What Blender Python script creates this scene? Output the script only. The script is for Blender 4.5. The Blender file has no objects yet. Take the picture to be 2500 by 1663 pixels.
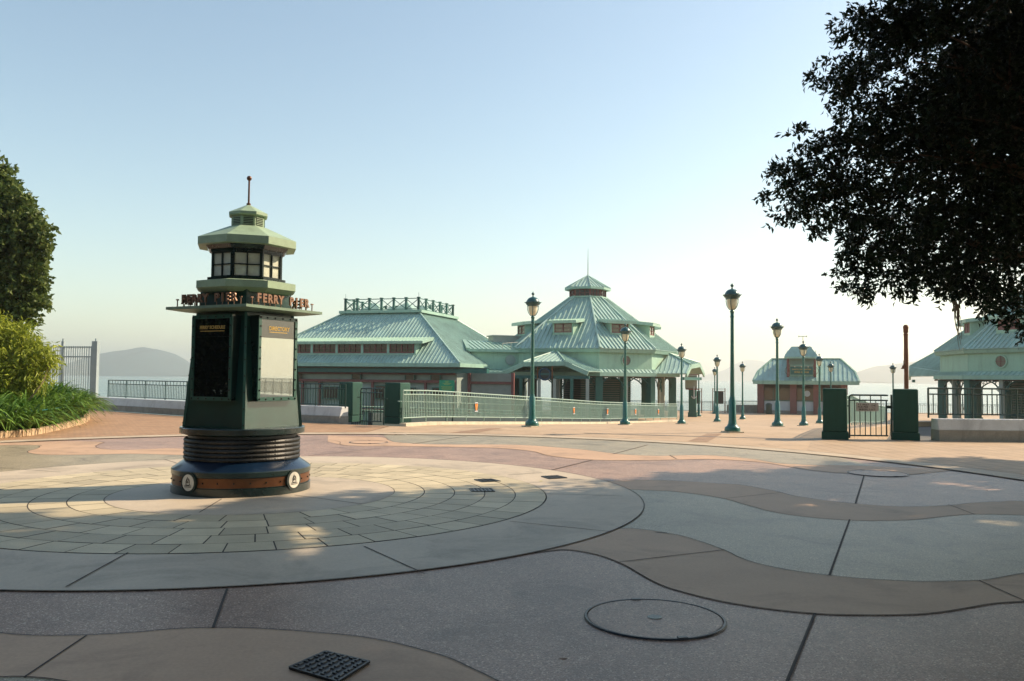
import bpy, math, random
import numpy as np
from mathutils import Vector, Matrix
from mathutils.geometry import tessellate_polygon
C = bpy.context.scene.collection
R = math.radians
PI = math.pi
random.seed(7)
rng = np.random.default_rng(11)

# ------------------------------------------------------------------ camera maths
F_PX, PITCH, ROLL, EYE = 2033.0, 0.0445, 0.0095, 1.6
def ray(px, py):
    x = (px - 1250) / F_PX; y = -(py - 831.5) / F_PX
    c, s = math.cos(ROLL), math.sin(ROLL)
    xr, yr = x * c - y * s, x * s + y * c
    cp, sp = math.cos(PITCH), math.sin(PITCH)
    return Vector((xr, cp - yr * sp, sp + yr * cp))
def at(px, py, Y):
    d = ray(px, py); t = Y / d.y
    return Vector((d.x * t, Y, EYE + d.z * t))
def gnd(px, py, z=0.0):
    d = ray(px, py); t = (z - EYE) / d.z
    return Vector((d.x * t, d.y * t, z))
ZP = [(-100, 0), (25, 0), (29, -.06), (37.4, -.47), (45, -.85), (55, -1.22), (65, -1.50), (75, -1.68), (85, -1.78), (200, -1.78)]
def zg(Y):
    for (a, za), (b, zb) in zip(ZP, ZP[1:]):
        if a <= Y <= b: return za + (zb - za) * (Y - a) / (b - a)
    return 0.0
DECK = -1.78

# ------------------------------------------------------------------ materials
def new_mat(name):
    m = bpy.data.materials.new(name); m.use_nodes = True
    nt = m.node_tree; b = nt.nodes['Principled BSDF']
    return m, nt, b
def mat(name, col, rough=.6, metal=0.0, var=.12, scale=2.5, bump=0.0, bscale=60, fine=0.0, fscale=200, coat=0.0, spec=None, rvar=0.0, stain=0.0, sscale=1.0, svec=(1, 1, 1)):
    m, nt, b = new_mat(name); L = nt.links.new
    tc = nt.nodes.new('ShaderNodeTexCoord')
    n1 = nt.nodes.new('ShaderNodeTexNoise'); n1.inputs['Scale'].default_value = scale; n1.inputs['Detail'].default_value = 6
    n1.inputs['Roughness'].default_value = .62
    L(tc.outputs['Object'], n1.inputs['Vector'])
    mr = nt.nodes.new('ShaderNodeMapRange'); mr.inputs['From Min'].default_value = .28; mr.inputs['From Max'].default_value = .72
    mr.inputs['To Min'].default_value = 1 - var; mr.inputs['To Max'].default_value = 1 + var
    L(n1.outputs['Fac'], mr.inputs['Value'])
    val = mr.outputs['Result']
    if stain > 0:
        ns = nt.nodes.new('ShaderNodeTexNoise'); ns.inputs['Scale'].default_value = sscale; ns.inputs['Detail'].default_value = 8; ns.inputs['Roughness'].default_value = .7; ns.inputs['Distortion'].default_value = .6
        mp_ = nt.nodes.new('ShaderNodeMapping'); mp_.inputs['Scale'].default_value = svec; L(tc.outputs['Object'], mp_.inputs['Vector']); L(mp_.outputs['Vector'], ns.inputs['Vector'])
        ms = nt.nodes.new('ShaderNodeMapRange'); ms.inputs['From Min'].default_value = .50; ms.inputs['From Max'].default_value = .74
        ms.inputs['To Min'].default_value = 1; ms.inputs['To Max'].default_value = 1 - stain; L(ns.outputs['Fac'], ms.inputs['Value'])
        mq = nt.nodes.new('ShaderNodeMath'); mq.operation = 'MULTIPLY'; L(val, mq.inputs[0]); L(ms.outputs['Result'], mq.inputs[1]); val = mq.outputs[0]
    if fine > 0:
        n2 = nt.nodes.new('ShaderNodeTexNoise'); n2.inputs['Scale'].default_value = fscale; n2.inputs['Detail'].default_value = 2
        L(tc.outputs['Object'], n2.inputs['Vector'])
        m2 = nt.nodes.new('ShaderNodeMapRange'); m2.inputs['From Min'].default_value = .3; m2.inputs['From Max'].default_value = .7
        m2.inputs['To Min'].default_value = 1 - fine; m2.inputs['To Max'].default_value = 1 + fine
        L(n2.outputs['Fac'], m2.inputs['Value'])
        mu = nt.nodes.new('ShaderNodeMath'); mu.operation = 'MULTIPLY'; L(val, mu.inputs[0]); L(m2.outputs['Result'], mu.inputs[1]); val = mu.outputs[0]
    vm = nt.nodes.new('ShaderNodeVectorMath'); vm.operation = 'SCALE'; vm.inputs[0].default_value = col
    L(val, vm.inputs['Scale']); L(vm.outputs['Vector'], b.inputs['Base Color'])
    b.inputs['Roughness'].default_value = rough; b.inputs['Metallic'].default_value = metal
    if rvar:
        m3 = nt.nodes.new('ShaderNodeMapRange'); m3.inputs['From Min'].default_value = .3; m3.inputs['From Max'].default_value = .7
        m3.inputs['To Min'].default_value = rough - rvar; m3.inputs['To Max'].default_value = rough + rvar
        L(n1.outputs['Fac'], m3.inputs['Value']); L(m3.outputs['Result'], b.inputs['Roughness'])
    if coat: b.inputs['Coat Weight'].default_value = coat; b.inputs['Coat Roughness'].default_value = .08
    if spec is not None: b.inputs['Specular IOR Level'].default_value = spec
    if bump:
        n4 = nt.nodes.new('ShaderNodeTexNoise'); n4.inputs['Scale'].default_value = bscale; n4.inputs['Detail'].default_value = 4
        L(tc.outputs['Object'], n4.inputs['Vector'])
        bp = nt.nodes.new('ShaderNodeBump'); bp.inputs['Strength'].default_value = bump; bp.inputs['Distance'].default_value = .01
        L(n4.outputs['Fac'], bp.inputs['Height']); L(bp.outputs['Normal'], b.inputs['Normal'])
    return m
def aggregate(name, c1, c2, c3, sc=95, sheen=.45):
    """exposed pebble aggregate: voronoi stones of several tones in a paste, with large faint stains"""
    m, nt, b = new_mat(name); L = nt.links.new
    tc = nt.nodes.new('ShaderNodeTexCoord')
    v = nt.nodes.new('ShaderNodeTexVoronoi'); v.inputs['Scale'].default_value = sc
    L(tc.outputs['Object'], v.inputs['Vector'])
    sp = nt.nodes.new('ShaderNodeSeparateColor'); L(v.outputs['Color'], sp.inputs[0])
    cr = nt.nodes.new('ShaderNodeValToRGB'); e = cr.color_ramp.elements
    e[0].position = 0; e[0].color = (*c1, 1); e[1].position = 1; e[1].color = (*c3, 1)
    x = e.new(.45); x.color = (*c2, 1); x = e.new(.86); x.color = (*c2, 1)
    L(sp.outputs[0], cr.inputs['Fac'])
    n1 = nt.nodes.new('ShaderNodeTexNoise'); n1.inputs['Scale'].default_value = .8; n1.inputs['Detail'].default_value = 7; n1.inputs['Roughness'].default_value = .65
    L(tc.outputs['Object'], n1.inputs['Vector'])
    mr = nt.nodes.new('ShaderNodeMapRange'); mr.inputs['From Min'].default_value = .3; mr.inputs['From Max'].default_value = .7
    mr.inputs['To Min'].default_value = .80; mr.inputs['To Max'].default_value = 1.15
    L(n1.outputs['Fac'], mr.inputs['Value'])
    ns = nt.nodes.new('ShaderNodeTexNoise'); ns.inputs['Scale'].default_value = 1.3; ns.inputs['Detail'].default_value = 9; ns.inputs['Roughness'].default_value = .72; ns.inputs['Distortion'].default_value = .8
    L(tc.outputs['Object'], ns.inputs['Vector'])
    ms = nt.nodes.new('ShaderNodeMapRange'); ms.inputs['From Min'].default_value = .5; ms.inputs['From Max'].default_value = .72; ms.inputs['To Min'].default_value = 1; ms.inputs['To Max'].default_value = .48; L(ns.outputs['Fac'], ms.inputs['Value'])
    mq = nt.nodes.new('ShaderNodeMath'); mq.operation = 'MULTIPLY'; L(mr.outputs['Result'], mq.inputs[0]); L(ms.outputs['Result'], mq.inputs[1])
    vm = nt.nodes.new('ShaderNodeVectorMath'); vm.operation = 'SCALE'; L(cr.outputs['Color'], vm.inputs[0]); L(mq.outputs[0], vm.inputs['Scale'])
    L(vm.outputs['Vector'], b.inputs['Base Color']); b.inputs['Roughness'].default_value = sheen
    bp = nt.nodes.new('ShaderNodeBump'); bp.inputs['Strength'].default_value = .35; bp.inputs['Distance'].default_value = .004; bp.invert = True
    L(v.outputs['Distance'], bp.inputs['Height']); L(bp.outputs['Normal'], b.inputs['Normal'])
    return m
def attr_mat(name, base, amount, rough=.6, fine=.12, fscale=90):
    """base colour scaled by a per-face 'tone' attribute"""
    m, nt, b = new_mat(name); L = nt.links.new
    at_ = nt.nodes.new('ShaderNodeAttribute'); at_.attribute_name = 'tone'
    tc = nt.nodes.new('ShaderNodeTexCoord')
    n1 = nt.nodes.new('ShaderNodeTexNoise'); n1.inputs['Scale'].default_value = fscale; n1.inputs['Detail'].default_value = 4
    L(tc.outputs['Object'], n1.inputs['Vector'])
    mr = nt.nodes.new('ShaderNodeMapRange'); mr.inputs['From Min'].default_value = .3; mr.inputs['From Max'].default_value = .7
    mr.inputs['To Min'].default_value = 1 - fine; mr.inputs['To Max'].default_value = 1 + fine; L(n1.outputs['Fac'], mr.inputs['Value'])
    n2 = nt.nodes.new('ShaderNodeTexNoise'); n2.inputs['Scale'].default_value = 3; n2.inputs['Detail'].default_value = 5
    L(tc.outputs['Object'], n2.inputs['Vector'])
    mr2 = nt.nodes.new('ShaderNodeMapRange'); mr2.inputs['From Min'].default_value = .3; mr2.inputs['From Max'].default_value = .7
    mr2.inputs['To Min'].default_value = .9; mr2.inputs['To Max'].default_value = 1.1; L(n2.outputs['Fac'], mr2.inputs['Value'])
    ma = nt.nodes.new('ShaderNodeMath'); ma.operation = 'MULTIPLY_ADD'; L(at_.outputs['Fac'], ma.inputs[0]); ma.inputs[1].default_value = amount; ma.inputs[2].default_value = 1 - amount / 2
    mu = nt.nodes.new('ShaderNodeMath'); mu.operation = 'MULTIPLY'; L(ma.outputs[0], mu.inputs[0]); L(mr.outputs['Result'], mu.inputs[1])
    mu2 = nt.nodes.new('ShaderNodeMath'); mu2.operation = 'MULTIPLY'; L(mu.outputs[0], mu2.inputs[0]); L(mr2.outputs['Result'], mu2.inputs[1])
    vm = nt.nodes.new('ShaderNodeVectorMath'); vm.operation = 'SCALE'; vm.inputs[0].default_value = base
    L(mu2.outputs[0], vm.inputs['Scale']); L(vm.outputs['Vector'], b.inputs['Base Color']); b.inputs['Roughness'].default_value = rough
    return m
def brick_mat(name, c1, c2, grout, bw, bh, rot=0.0, offset=.5, mortar=.008):
    m, nt, b = new_mat(name); L = nt.links.new
    tc = nt.nodes.new('ShaderNodeTexCoord'); mp = nt.nodes.new('ShaderNodeMapping'); mp.inputs['Rotation'].default_value = (0, 0, rot)
    L(tc.outputs['Object'], mp.inputs['Vector'])
    br = nt.nodes.new('ShaderNodeTexBrick'); br.offset = offset; br.inputs['Scale'].default_value = 1
    br.inputs['Brick Width'].default_value = bw; br.inputs['Row Height'].default_value = bh; br.inputs['Mortar Size'].default_value = mortar
    br.inputs['Mortar Smooth'].default_value = .2
    br.inputs['Color1'].default_value = (*c1, 1); br.inputs['Color2'].default_value = (*c2, 1); br.inputs['Mortar'].default_value = (*grout, 1)
    L(mp.outputs['Vector'], br.inputs['Vector'])
    n1 = nt.nodes.new('ShaderNodeTexNoise'); n1.inputs['Scale'].default_value = 1.2; n1.inputs['Detail'].default_value = 7; n1.inputs['Roughness'].default_value = .7
    L(tc.outputs['Object'], n1.inputs['Vector'])
    mr = nt.nodes.new('ShaderNodeMapRange'); mr.inputs['From Min'].default_value = .3; mr.inputs['From Max'].default_value = .7
    mr.inputs['To Min'].default_value = .8; mr.inputs['To Max'].default_value = 1.15; L(n1.outputs['Fac'], mr.inputs['Value'])
    vm = nt.nodes.new('ShaderNodeVectorMath'); vm.operation = 'SCALE'; L(br.outputs['Color'], vm.inputs[0]); L(mr.outputs['Result'], vm.inputs['Scale'])
    L(vm.outputs['Vector'], b.inputs['Base Color']); b.inputs['Roughness'].default_value = .7
    bp = nt.nodes.new('ShaderNodeBump'); bp.inputs['Strength'].default_value = .4; bp.inputs['Distance'].default_value = .006; bp.invert = True
    L(br.outputs['Fac'], bp.inputs['Height']); L(bp.outputs['Normal'], b.inputs['Normal'])
    return m
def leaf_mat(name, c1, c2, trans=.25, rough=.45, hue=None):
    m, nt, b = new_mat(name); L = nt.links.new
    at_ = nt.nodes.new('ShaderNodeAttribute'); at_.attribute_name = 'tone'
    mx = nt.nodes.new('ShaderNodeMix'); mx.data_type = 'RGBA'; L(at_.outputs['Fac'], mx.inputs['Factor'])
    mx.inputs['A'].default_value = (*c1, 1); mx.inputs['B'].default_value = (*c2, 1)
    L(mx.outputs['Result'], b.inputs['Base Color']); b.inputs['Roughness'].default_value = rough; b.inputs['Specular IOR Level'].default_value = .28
    if trans > 0:
        t = nt.nodes.new('ShaderNodeBsdfTranslucent'); s = nt.nodes.new('ShaderNodeMixShader'); s.inputs[0].default_value = trans
        L(mx.outputs['Result'], t.inputs['Color']); L(b.outputs[0], s.inputs[1]); L(t.outputs[0], s.inputs[2])
        L(s.outputs[0], nt.nodes['Material Output'].inputs['Surface'])
    return m
def glass_mat(name, col, rough=.03, spec=.8, alpha=1.0):
    m, nt, b = new_mat(name)
    b.inputs['Base Color'].default_value = (*col, 1); b.inputs['Roughness'].default_value = rough
    b.inputs['Specular IOR Level'].default_value = spec; b.inputs['IOR'].default_value = 1.55
    if alpha < 1: b.inputs['Alpha'].default_value = alpha
    return m
M = dict(
 kiosk=mat('dark green paint', (.0018, .014, .012), .3, var=.3, coat=.45, bump=.06, bscale=25, rvar=.08),
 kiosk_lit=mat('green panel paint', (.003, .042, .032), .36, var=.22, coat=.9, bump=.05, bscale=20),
 kgreen=mat('pale green paint', (.30, .41, .275), .5, var=.16, scale=5, fine=.06, fscale=60),
 kplate=mat('grey green plate', (.17, .25, .18), .5, var=.15, scale=5),
 frame=mat('green panel frame', (.02, .085, .065), .35, var=.2, coat=.2),
 rope=mat('black rope', (.014, .014, .013), .45, var=.3, scale=20),
 copper=mat('copper band', (.13, .046, .014), .38, metal=.4, var=.3, scale=7),
 letter=mat('bronze letters', (.26, .145, .09), .4, metal=.3, var=.15, scale=20),
 gold=mat('gold letters', (.50, .34, .10), .4, metal=.2, var=.1),
 rivet=mat('dark rivets', (.02, .025, .022), .3, metal=.7),
 badge=mat('white badge', (.66, .63, .55), .45, var=.08, scale=20),
 ink=mat('dark ink', (.03, .03, .028), .6),
 sky_tinted=mat('navy skirt paint', (.003, .014, .036), .3, var=.3, coat=.35, rvar=.06),  # skirt is dark green; blue sky reflection is put into its colour
 darkglass=glass_mat('dark glass', (.004, .006, .006), .015, .9),
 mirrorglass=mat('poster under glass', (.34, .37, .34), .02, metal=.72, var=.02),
 frost=mat('frosted pane', (.60, .63, .52), .25, var=.2, scale=8, spec=.6),
 glow=mat('warm pane', (.62, .52, .28), .3, var=.25, scale=7),
 roof=mat('mint metal roof', (.33, .475, .42), .42, var=.14, scale=.7, fine=.05, fscale=12, spec=.6, stain=.28, sscale=1.0, svec=(2.2, 2.2, .22)),
 roofl=mat('pale mint metal roof', (.33, .49, .40), .38, var=.12, scale=.8, spec=.6, stain=.28, sscale=1.0, svec=(2.2, 2.2, .22)),
 trim=mat('mint fascia', (.27, .43, .35), .5, var=.1, scale=1, stain=.28, sscale=1.0, svec=(2.2, 2.2, .22)),
 mint=mat('mint wall', (.31, .48, .37), .65, var=.10, scale=.8, fine=.04, fscale=10, stain=.28, sscale=1.0, svec=(2.2, 2.2, .22)),
 teal=mat('dark teal beam', (.015, .10, .09), .5, var=.15),
 column=mat('teal column', (.025, .115, .095), .55, var=.15),
 palepost=mat('pale grey post', (.34, .36, .32), .6, var=.1),
 soffit=mat('brown soffit', (.09, .055, .035), .7),
 greywall=mat('grey green wall panel', (.27, .33, .30), .7, var=.12, scale=1.5),
 shutter=mat('grey shutter', (.22, .24, .22), .55, var=.1),
 redwood=mat('oxide red timber', (.17, .055, .05), .6, var=.18, scale=4),
 pinkred=mat('faded red panel', (.21, .085, .08), .65, var=.15, scale=3),
 winround=mat('bronze glazing', (.15, .115, .085), .3, var=.1),
 bronze=mat('bronze', (.15, .07, .04), .35, metal=.5, var=.2),
 window=glass_mat('window glass', (.016, .016, .017), .08, .25),
 winbrown=glass_mat('tinted window', (.10, .075, .05), .06, .6),
 whitepanel=mat('white panel', (.55, .58, .62), .6, var=.05),
 lampgreen=mat('lamp post green', (.006, .105, .085), .32, var=.2, scale=6, coat=.5),
 lampdark=mat('lamp cap green', (.01, .075, .075), .3, var=.2, coat=.5),
 lampglass=mat('lamp glass', (.72, .68, .48), .12, var=.2, scale=9, spec=.6),
 rail=mat('dark green railing', (.008, .045, .04), .38, var=.15, coat=.2),
 railpale=mat('pale green railing', (.24, .36, .31), .45, var=.08),
 pillar=mat('green pillar render', (.008, .062, .044), .8, var=.16, scale=2.5, fine=.05, fscale=40, stain=.30, sscale=1.6, svec=(1.6, 1.6, .5)),
 wall=mat('white painted wall', (.60, .62, .62), .75, var=.12, scale=1.7, fine=.05, fscale=40, stain=.30, sscale=1.6, svec=(1.6, 1.6, .5)),
 plinth=mat('grey wall plinth', (.30, .29, .26), .85, var=.2, scale=2.5, fine=.1, fscale=40, stain=.30, sscale=1.6, svec=(1.6, 1.6, .5)),
 kerb=mat('cream kerb', (.56, .50, .38), .8, var=.14, scale=3, stain=.30, sscale=1.6, svec=(1.6, 1.6, .5)),
 greypost=mat('grey green gate steel', (.30, .36, .37), .5, var=.12),
 grate=mat('cast iron', (.012, .014, .018), .4, metal=.4, var=.3, scale=15, bump=.3, bscale=40),
 joint=mat('joint filler', (.05, .04, .034), .85, var=.3, scale=6),
 ring=mat('pale grey concrete', (.49, .415, .315), .62, var=.13, scale=.7, fine=.06, fscale=45, bump=.05, bscale=120, stain=.42, sscale=.9),
 band=mat('tan concrete band', (.48, .315, .20), .62, var=.13, scale=.7, fine=.06, fscale=45, bump=.05, bscale=120, stain=.42, sscale=.9),
 walk=mat('sand walkway concrete', (.44, .315, .20), .7, var=.10, scale=.35, fine=.05, fscale=20, stain=.42, sscale=.9),
 rim=mat('cream outer ring', (.46, .375, .265), .65, var=.1, scale=.6, fine=.05, fscale=40, stain=.42, sscale=.9),
 slate=mat('slate blue panel', (.035, .06, .065), .6),
 deck=mat('pier deck concrete', (.085, .085, .08), .85, var=.2, scale=.5),
 agg=aggregate('rosy pebble aggregate', (.13, .078, .060), (.355, .222, .155), (.74, .57, .43), 120),
 agg2=aggregate('greenish pebble aggregate', (.15, .128, .085), (.335, .28, .18), (.66, .58, .43), 130),
 block=attr_mat('stone paving block', (.50, .43, .285), .42),
 brickl=brick_mat('orange paving brick', (.40, .245, .135), (.335, .19, .10), (.22, .15, .09), .20, .10, .3),
 brickr=brick_mat('tan paving brick', (.44, .32, .21), (.40, .285, .18), (.20, .15, .10), .40, .40, -.02, 0.0, .012),
 brickband=brick_mat('brown brick band', (.33, .21, .12), (.29, .17, .10), (.2, .14, .09), .20, .10, 0.5),
 soil=mat('soil', (.035, .025, .018), .95, var=.3, scale=8, bump=.6, bscale=20),
 edging=mat('sandstone edging', (.46, .33, .20), .8, var=.15, scale=6),
 bark=mat('bark', (.11, .085, .055), .9, var=.35, scale=9, bump=.8, bscale=14),
 barkpale=mat('pale bark', (.34, .27, .17), .9, var=.3, scale=6, bump=.8, bscale=12),
 twig=mat('hanging root', (.30, .24, .18), .9),
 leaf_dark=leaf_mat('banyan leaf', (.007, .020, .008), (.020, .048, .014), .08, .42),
 leaf_mid=leaf_mat('broad leaf', (.028, .068, .014), (.20, .245, .07), .40, .45),
 leaf_lime=leaf_mat('lime narrow leaf', (.12, .18, .014), (.46, .50, .06), .35, .5),
 leaf_strap=leaf_mat('strap leaf', (.020, .080, .010), (.22, .36, .055), .25, .38),
 signgrey=mat('grey sign plate', (.44, .42, .40), .5, var=.06),
 signgreen=mat('green information board', (.04, .32, .19), .4, var=.08),
 signyellow=mat('yellow sign print', (.52, .55, .14), .5),
 orange=mat('orange plate', (.62, .20, .035), .5, var=.1),
 woodpost=mat('brown timber post', (.16, .055, .02), .7, var=.25, scale=8),
 bluering=mat('blue sign ring', (.015, .055, .10), .4, var=.15),
 black=mat('black panel', (.01, .012, .013), .4),
 lifering=mat('faded life ring', (.45, .40, .33), .6),
 hill=mat('wooded hill', (.028, .055, .058), .95, var=.35, scale=.012),
 leafyellow=mat('yellow fallen leaf', (.35, .33, .03), .6),
 leafbrown=mat('brown fallen leaf', (.12, .05, .02), .7),
)
# sea
def sea_mat():
    m, nt, b = new_mat('sea water'); L = nt.links.new
    b.inputs['Base Color'].default_value = (.035, .10, .10, 1); b.inputs['Roughness'].default_value = .16
    tc = nt.nodes.new('ShaderNodeTexCoord')
    hs = []
    for sc, d in ((.28, .30), (1.1, .10), (.035, .9)):
        mp = nt.nodes.new('ShaderNodeMapping'); mp.inputs['Scale'].default_value = (.5, 1.0, 1); L(tc.outputs['Object'], mp.inputs['Vector'])
        n = nt.nodes.new('ShaderNodeTexNoise'); n.inputs['Scale'].default_value = sc; n.inputs['Detail'].default_value = 5; L(mp.outputs['Vector'], n.inputs['Vector'])
        mu = nt.nodes.new('ShaderNodeMath'); mu.operation = 'MULTIPLY'; L(n.outputs['Fac'], mu.inputs[0]); mu.inputs[1].default_value = d; hs.append(mu)
    a = nt.nodes.new('ShaderNodeMath'); L(hs[0].outputs[0], a.inputs[0]); L(hs[1].outputs[0], a.inputs[1])
    a2 = nt.nodes.new('ShaderNodeMath'); L(a.outputs[0], a2.inputs[0]); L(hs[2].outputs[0], a2.inputs[1])
    bp = nt.nodes.new('ShaderNodeBump'); bp.inputs['Strength'].default_value = 1; bp.inputs['Distance'].default_value = 1.0
    L(a2.outputs[0], bp.inputs['Height']); L(bp.outputs['Normal'], b.inputs['Normal'])
    return m
M['sea'] = sea_mat()

# ------------------------------------------------------------------ mesh builder
class MB:
    def __init__(s): s.v = []; s.f = []
    def add(s, vs, fs):
        o = len(s.v); s.v += [tuple(v) for v in vs]; s.f += [tuple(i + o for i in f) for f in fs]; return s
    def box(s, c, d, rz=0.0, top=1.0):
        hx, hy, hz = d[0] / 2, d[1] / 2, d[2] / 2; cr, sr = math.cos(rz), math.sin(rz); vs = []
        for z, k in ((-hz, 1), (hz, top)):
            for x, y in ((-hx, -hy), (hx, -hy), (hx, hy), (-hx, hy)):
                x *= k; y *= k
                vs.append((c[0] + x * cr - y * sr, c[1] + x * sr + y * cr, c[2] + z))
        return s.add(vs, [(3, 2, 1, 0), (4, 5, 6, 7), (0, 1, 5, 4), (1, 2, 6, 5), (2, 3, 7, 6), (3, 0, 4, 7)])
    def beam(s, p, q, w, h=None, up=(0, 0, 1)):
        h = h or w; p, q = Vector(p), Vector(q); d = (q - p).normalized(); up = Vector(up)
        if abs(d.dot(up)) > .98: up = Vector((0, 1, 0))
        a = d.cross(up).normalized(); b = a.cross(d)
        vs = [e + a * (i * w / 2) + b * (j * h / 2) for e in (p, q) for i, j in ((-1, -1), (1, -1), (1, 1), (-1, 1))]
        return s.add(vs, [(0, 1, 2, 3), (7, 6, 5, 4), (1, 0, 4, 5), (2, 1, 5, 6), (3, 2, 6, 7), (0, 3, 7, 4)])
    def tube(s, pts, r, n=8, closed=False, cap=True):
        pts = [Vector(p) for p in pts]; N = len(pts); rr = r if isinstance(r, (list, tuple)) else [r] * N
        vs, fs = [], []; prev = None
        for i, p in enumerate(pts):
            if closed: d = (pts[(i + 1) % N] - pts[i - 1])
            else: d = pts[min(i + 1, N - 1)] - pts[max(i - 1, 0)]
            d.normalize()
            if prev is None:
                up = Vector((0, 0, 1)) if abs(d.z) < .9 else Vector((1, 0, 0)); a = d.cross(up).normalized()
            else: a = (prev - d * prev.dot(d)).normalized()
            prev = a; b = d.cross(a)
            for k in range(n):
                t = 2 * PI * k / n; vs.append(p + (a * math.cos(t) + b * math.sin(t)) * rr[i])
        for i in range(N if closed else N - 1):
            j = (i + 1) % N
            for k in range(n): fs.append((i * n + k, i * n + (k + 1) % n, j * n + (k + 1) % n, j * n + k))
        if cap and not closed:
            fs.append(tuple(range(n - 1, -1, -1))); fs.append(tuple((N - 1) * n + k for k in range(n)))
        return s.add(vs, fs)
    def lathe(s, prof, n=24, c=(0, 0, 0), phase=0.0, cap=True):
        vs, fs = [], []
        for r, z in prof:
            for k in range(n):
                t = 2 * PI * k / n + phase; vs.append((c[0] + r * math.cos(t), c[1] + r * math.sin(t), c[2] + z))
        for i in range(len(prof) - 1):
            for k in range(n): fs.append((i * n + k, i * n + (k + 1) % n, (i + 1) * n + (k + 1) % n, (i + 1) * n + k))
        if cap: fs.append(tuple(range(n - 1, -1, -1))); fs.append(tuple((len(prof) - 1) * n + k for k in range(n)))
        return s.add(vs, fs)
    def sphere(s, c, r, n=10, sz=1.0):
        m = max(4, n // 2)
        return s.lathe([(max(1e-4, r * math.sin(PI * i / m)), -r * sz * math.cos(PI * i / m)) for i in range(m + 1)], n, c, cap=False)
    def prism(s, poly, z0, z1):
        n = len(poly); vs = [(x, y, z0) for x, y in poly] + [(x, y, z1) for x, y in poly]
        return s.add(vs, [tuple(range(n - 1, -1, -1)), tuple(range(n, 2 * n))] + [(i, (i + 1) % n, n + (i + 1) % n, n + i) for i in range(n)])
    def loft(s, A, B, caps=True):
        n = len(A); fs = [(i, (i + 1) % n, n + (i + 1) % n, n + i) for i in range(n)]
        if caps: fs += [tuple(range(n - 1, -1, -1)), tuple(range(n, 2 * n))]
        return s.add(list(A) + list(B), fs)
    def slab(s, pts, t):
        """flat panel with its thickness under it"""
        pts = [Vector(p) for p in pts]; n = (pts[1] - pts[0]).cross(pts[-1] - pts[0]).normalized()
        for i in range(1, len(pts) - 1):
            m = (pts[i + 1] - pts[i]).cross(pts[i - 1] - pts[i])
            if m.length > 1e-6: n = m.normalized()
        if n.z < 0: n = -n
        low = [p - n * t for p in pts]; k = len(pts)
        return s.add(pts + low, [tuple(range(k)), tuple(range(2 * k - 1, k - 1, -1))] + [((i + 1) % k, i, k + i, k + (i + 1) % k) for i in range(k)])
    def quad(s, *p): return s.add(p, [tuple(range(len(p)))])
    def seam_roof(s, pts, spacing=.4, rw=.035, rh=.05, t=.07):
        """planar roof panel with raised seams running down the slope"""
        pts = [Vector(p) for p in pts]; s.slab(pts, t)
        n = Vector((0, 0, 0))
        for i in range(len(pts)): n += pts[i].cross(pts[(i + 1) % len(pts)])
        n.normalize()
        if n.z < 0: n = -n
        v = (Vector((0, 0, 1)) - n * n.z)
        if v.length < 1e-4: v = Vector((0, 1, 0))
        v.normalize(); u = v.cross(n)
        o = pts[0]; q = [((p - o).dot(u), (p - o).dot(v)) for p in pts]
        u0, u1 = min(a for a, _ in q), max(a for a, _ in q)
        k = int((u1 - u0) / spacing); off = ((u1 - u0) - k * spacing) / 2
        for i in range(k + 1):
            x = u0 + off + i * spacing; ys = []
            for (a, b), (c, d) in zip(q, q[1:] + q[:1]):
                if (a - x) * (c - x) < 0: ys.append(b + (d - b) * (x - a) / (c - a))
            if len(ys) >= 2 and max(ys) - min(ys) > .15:
                a, b = min(ys) + .02, max(ys) - .02
                s.beam(o + u * x + v * a + n * rh / 2, o + u * x + v * b + n * rh / 2, rw, rh, n)
        return s
    def build(s, name, m, parent=None, smooth=True, angle=35, bevel=0.0, loc=None):
        me = bpy.data.meshes.new(name); me.from_pydata(s.v, [], s.f); me.validate(); me.update()
        me.materials.append(m if not isinstance(m, str) else M[m])
        if smooth and len(me.polygons):
            me.shade_smooth(); me.set_sharp_from_angle(angle=R(angle))
        o = bpy.data.objects.new(name, me); C.objects.link(o)
        if parent: o.parent = parent
        if loc is not None: o.location = loc
        if bevel:
            b = o.modifiers.new('bevel', 'BEVEL'); b.width = bevel; b.segments = 2; b.limit_method = 'ANGLE'; b.angle_limit = R(40)
        return o
def tag(o, label=None, cat=None, group=None, kind=None):
    if label: o['label'] = label
    if cat: o['category'] = cat
    if group: o['group'] = group
    if kind: o['kind'] = kind
    return o
def thing(name, label, cat, loc=(0, 0, 0), rz=0.0, group=None):
    o = bpy.data.objects.new(name, None); C.objects.link(o); o.empty_display_size = .2
    o.location = loc; o.rotation_euler = (0, 0, rz); return tag(o, label, cat, group)
def struct(name, mb, m, **k):
    return tag(mb.build(name, m, **k), kind='structure')
def text_obj(name, body, m, parent, size, matrix, extrude=.01, bold=.0, align='CENTER', spacing=1.0, sx=1.0, bevel=0.0):
    cu = bpy.data.curves.new(name, 'FONT'); cu.body = body; cu.size = size; cu.extrude = extrude; cu.offset = bold
    cu.align_x = align; cu.align_y = 'CENTER'; cu.space_character = spacing; cu.resolution_u = 4
    t = bpy.data.objects.new(name, cu); C.objects.link(t); bpy.context.view_layer.update()
    me = bpy.data.meshes.new_from_object(t); bpy.data.objects.remove(t); bpy.data.curves.remove(cu)
    me.transform(matrix @ Matrix.Diagonal((sx, 1, 1, 1))); me.materials.clear(); me.materials.append(M[m]); me.name = name
    o = bpy.data.objects.new(name, me); C.objects.link(o); o.parent = parent; return o
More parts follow.
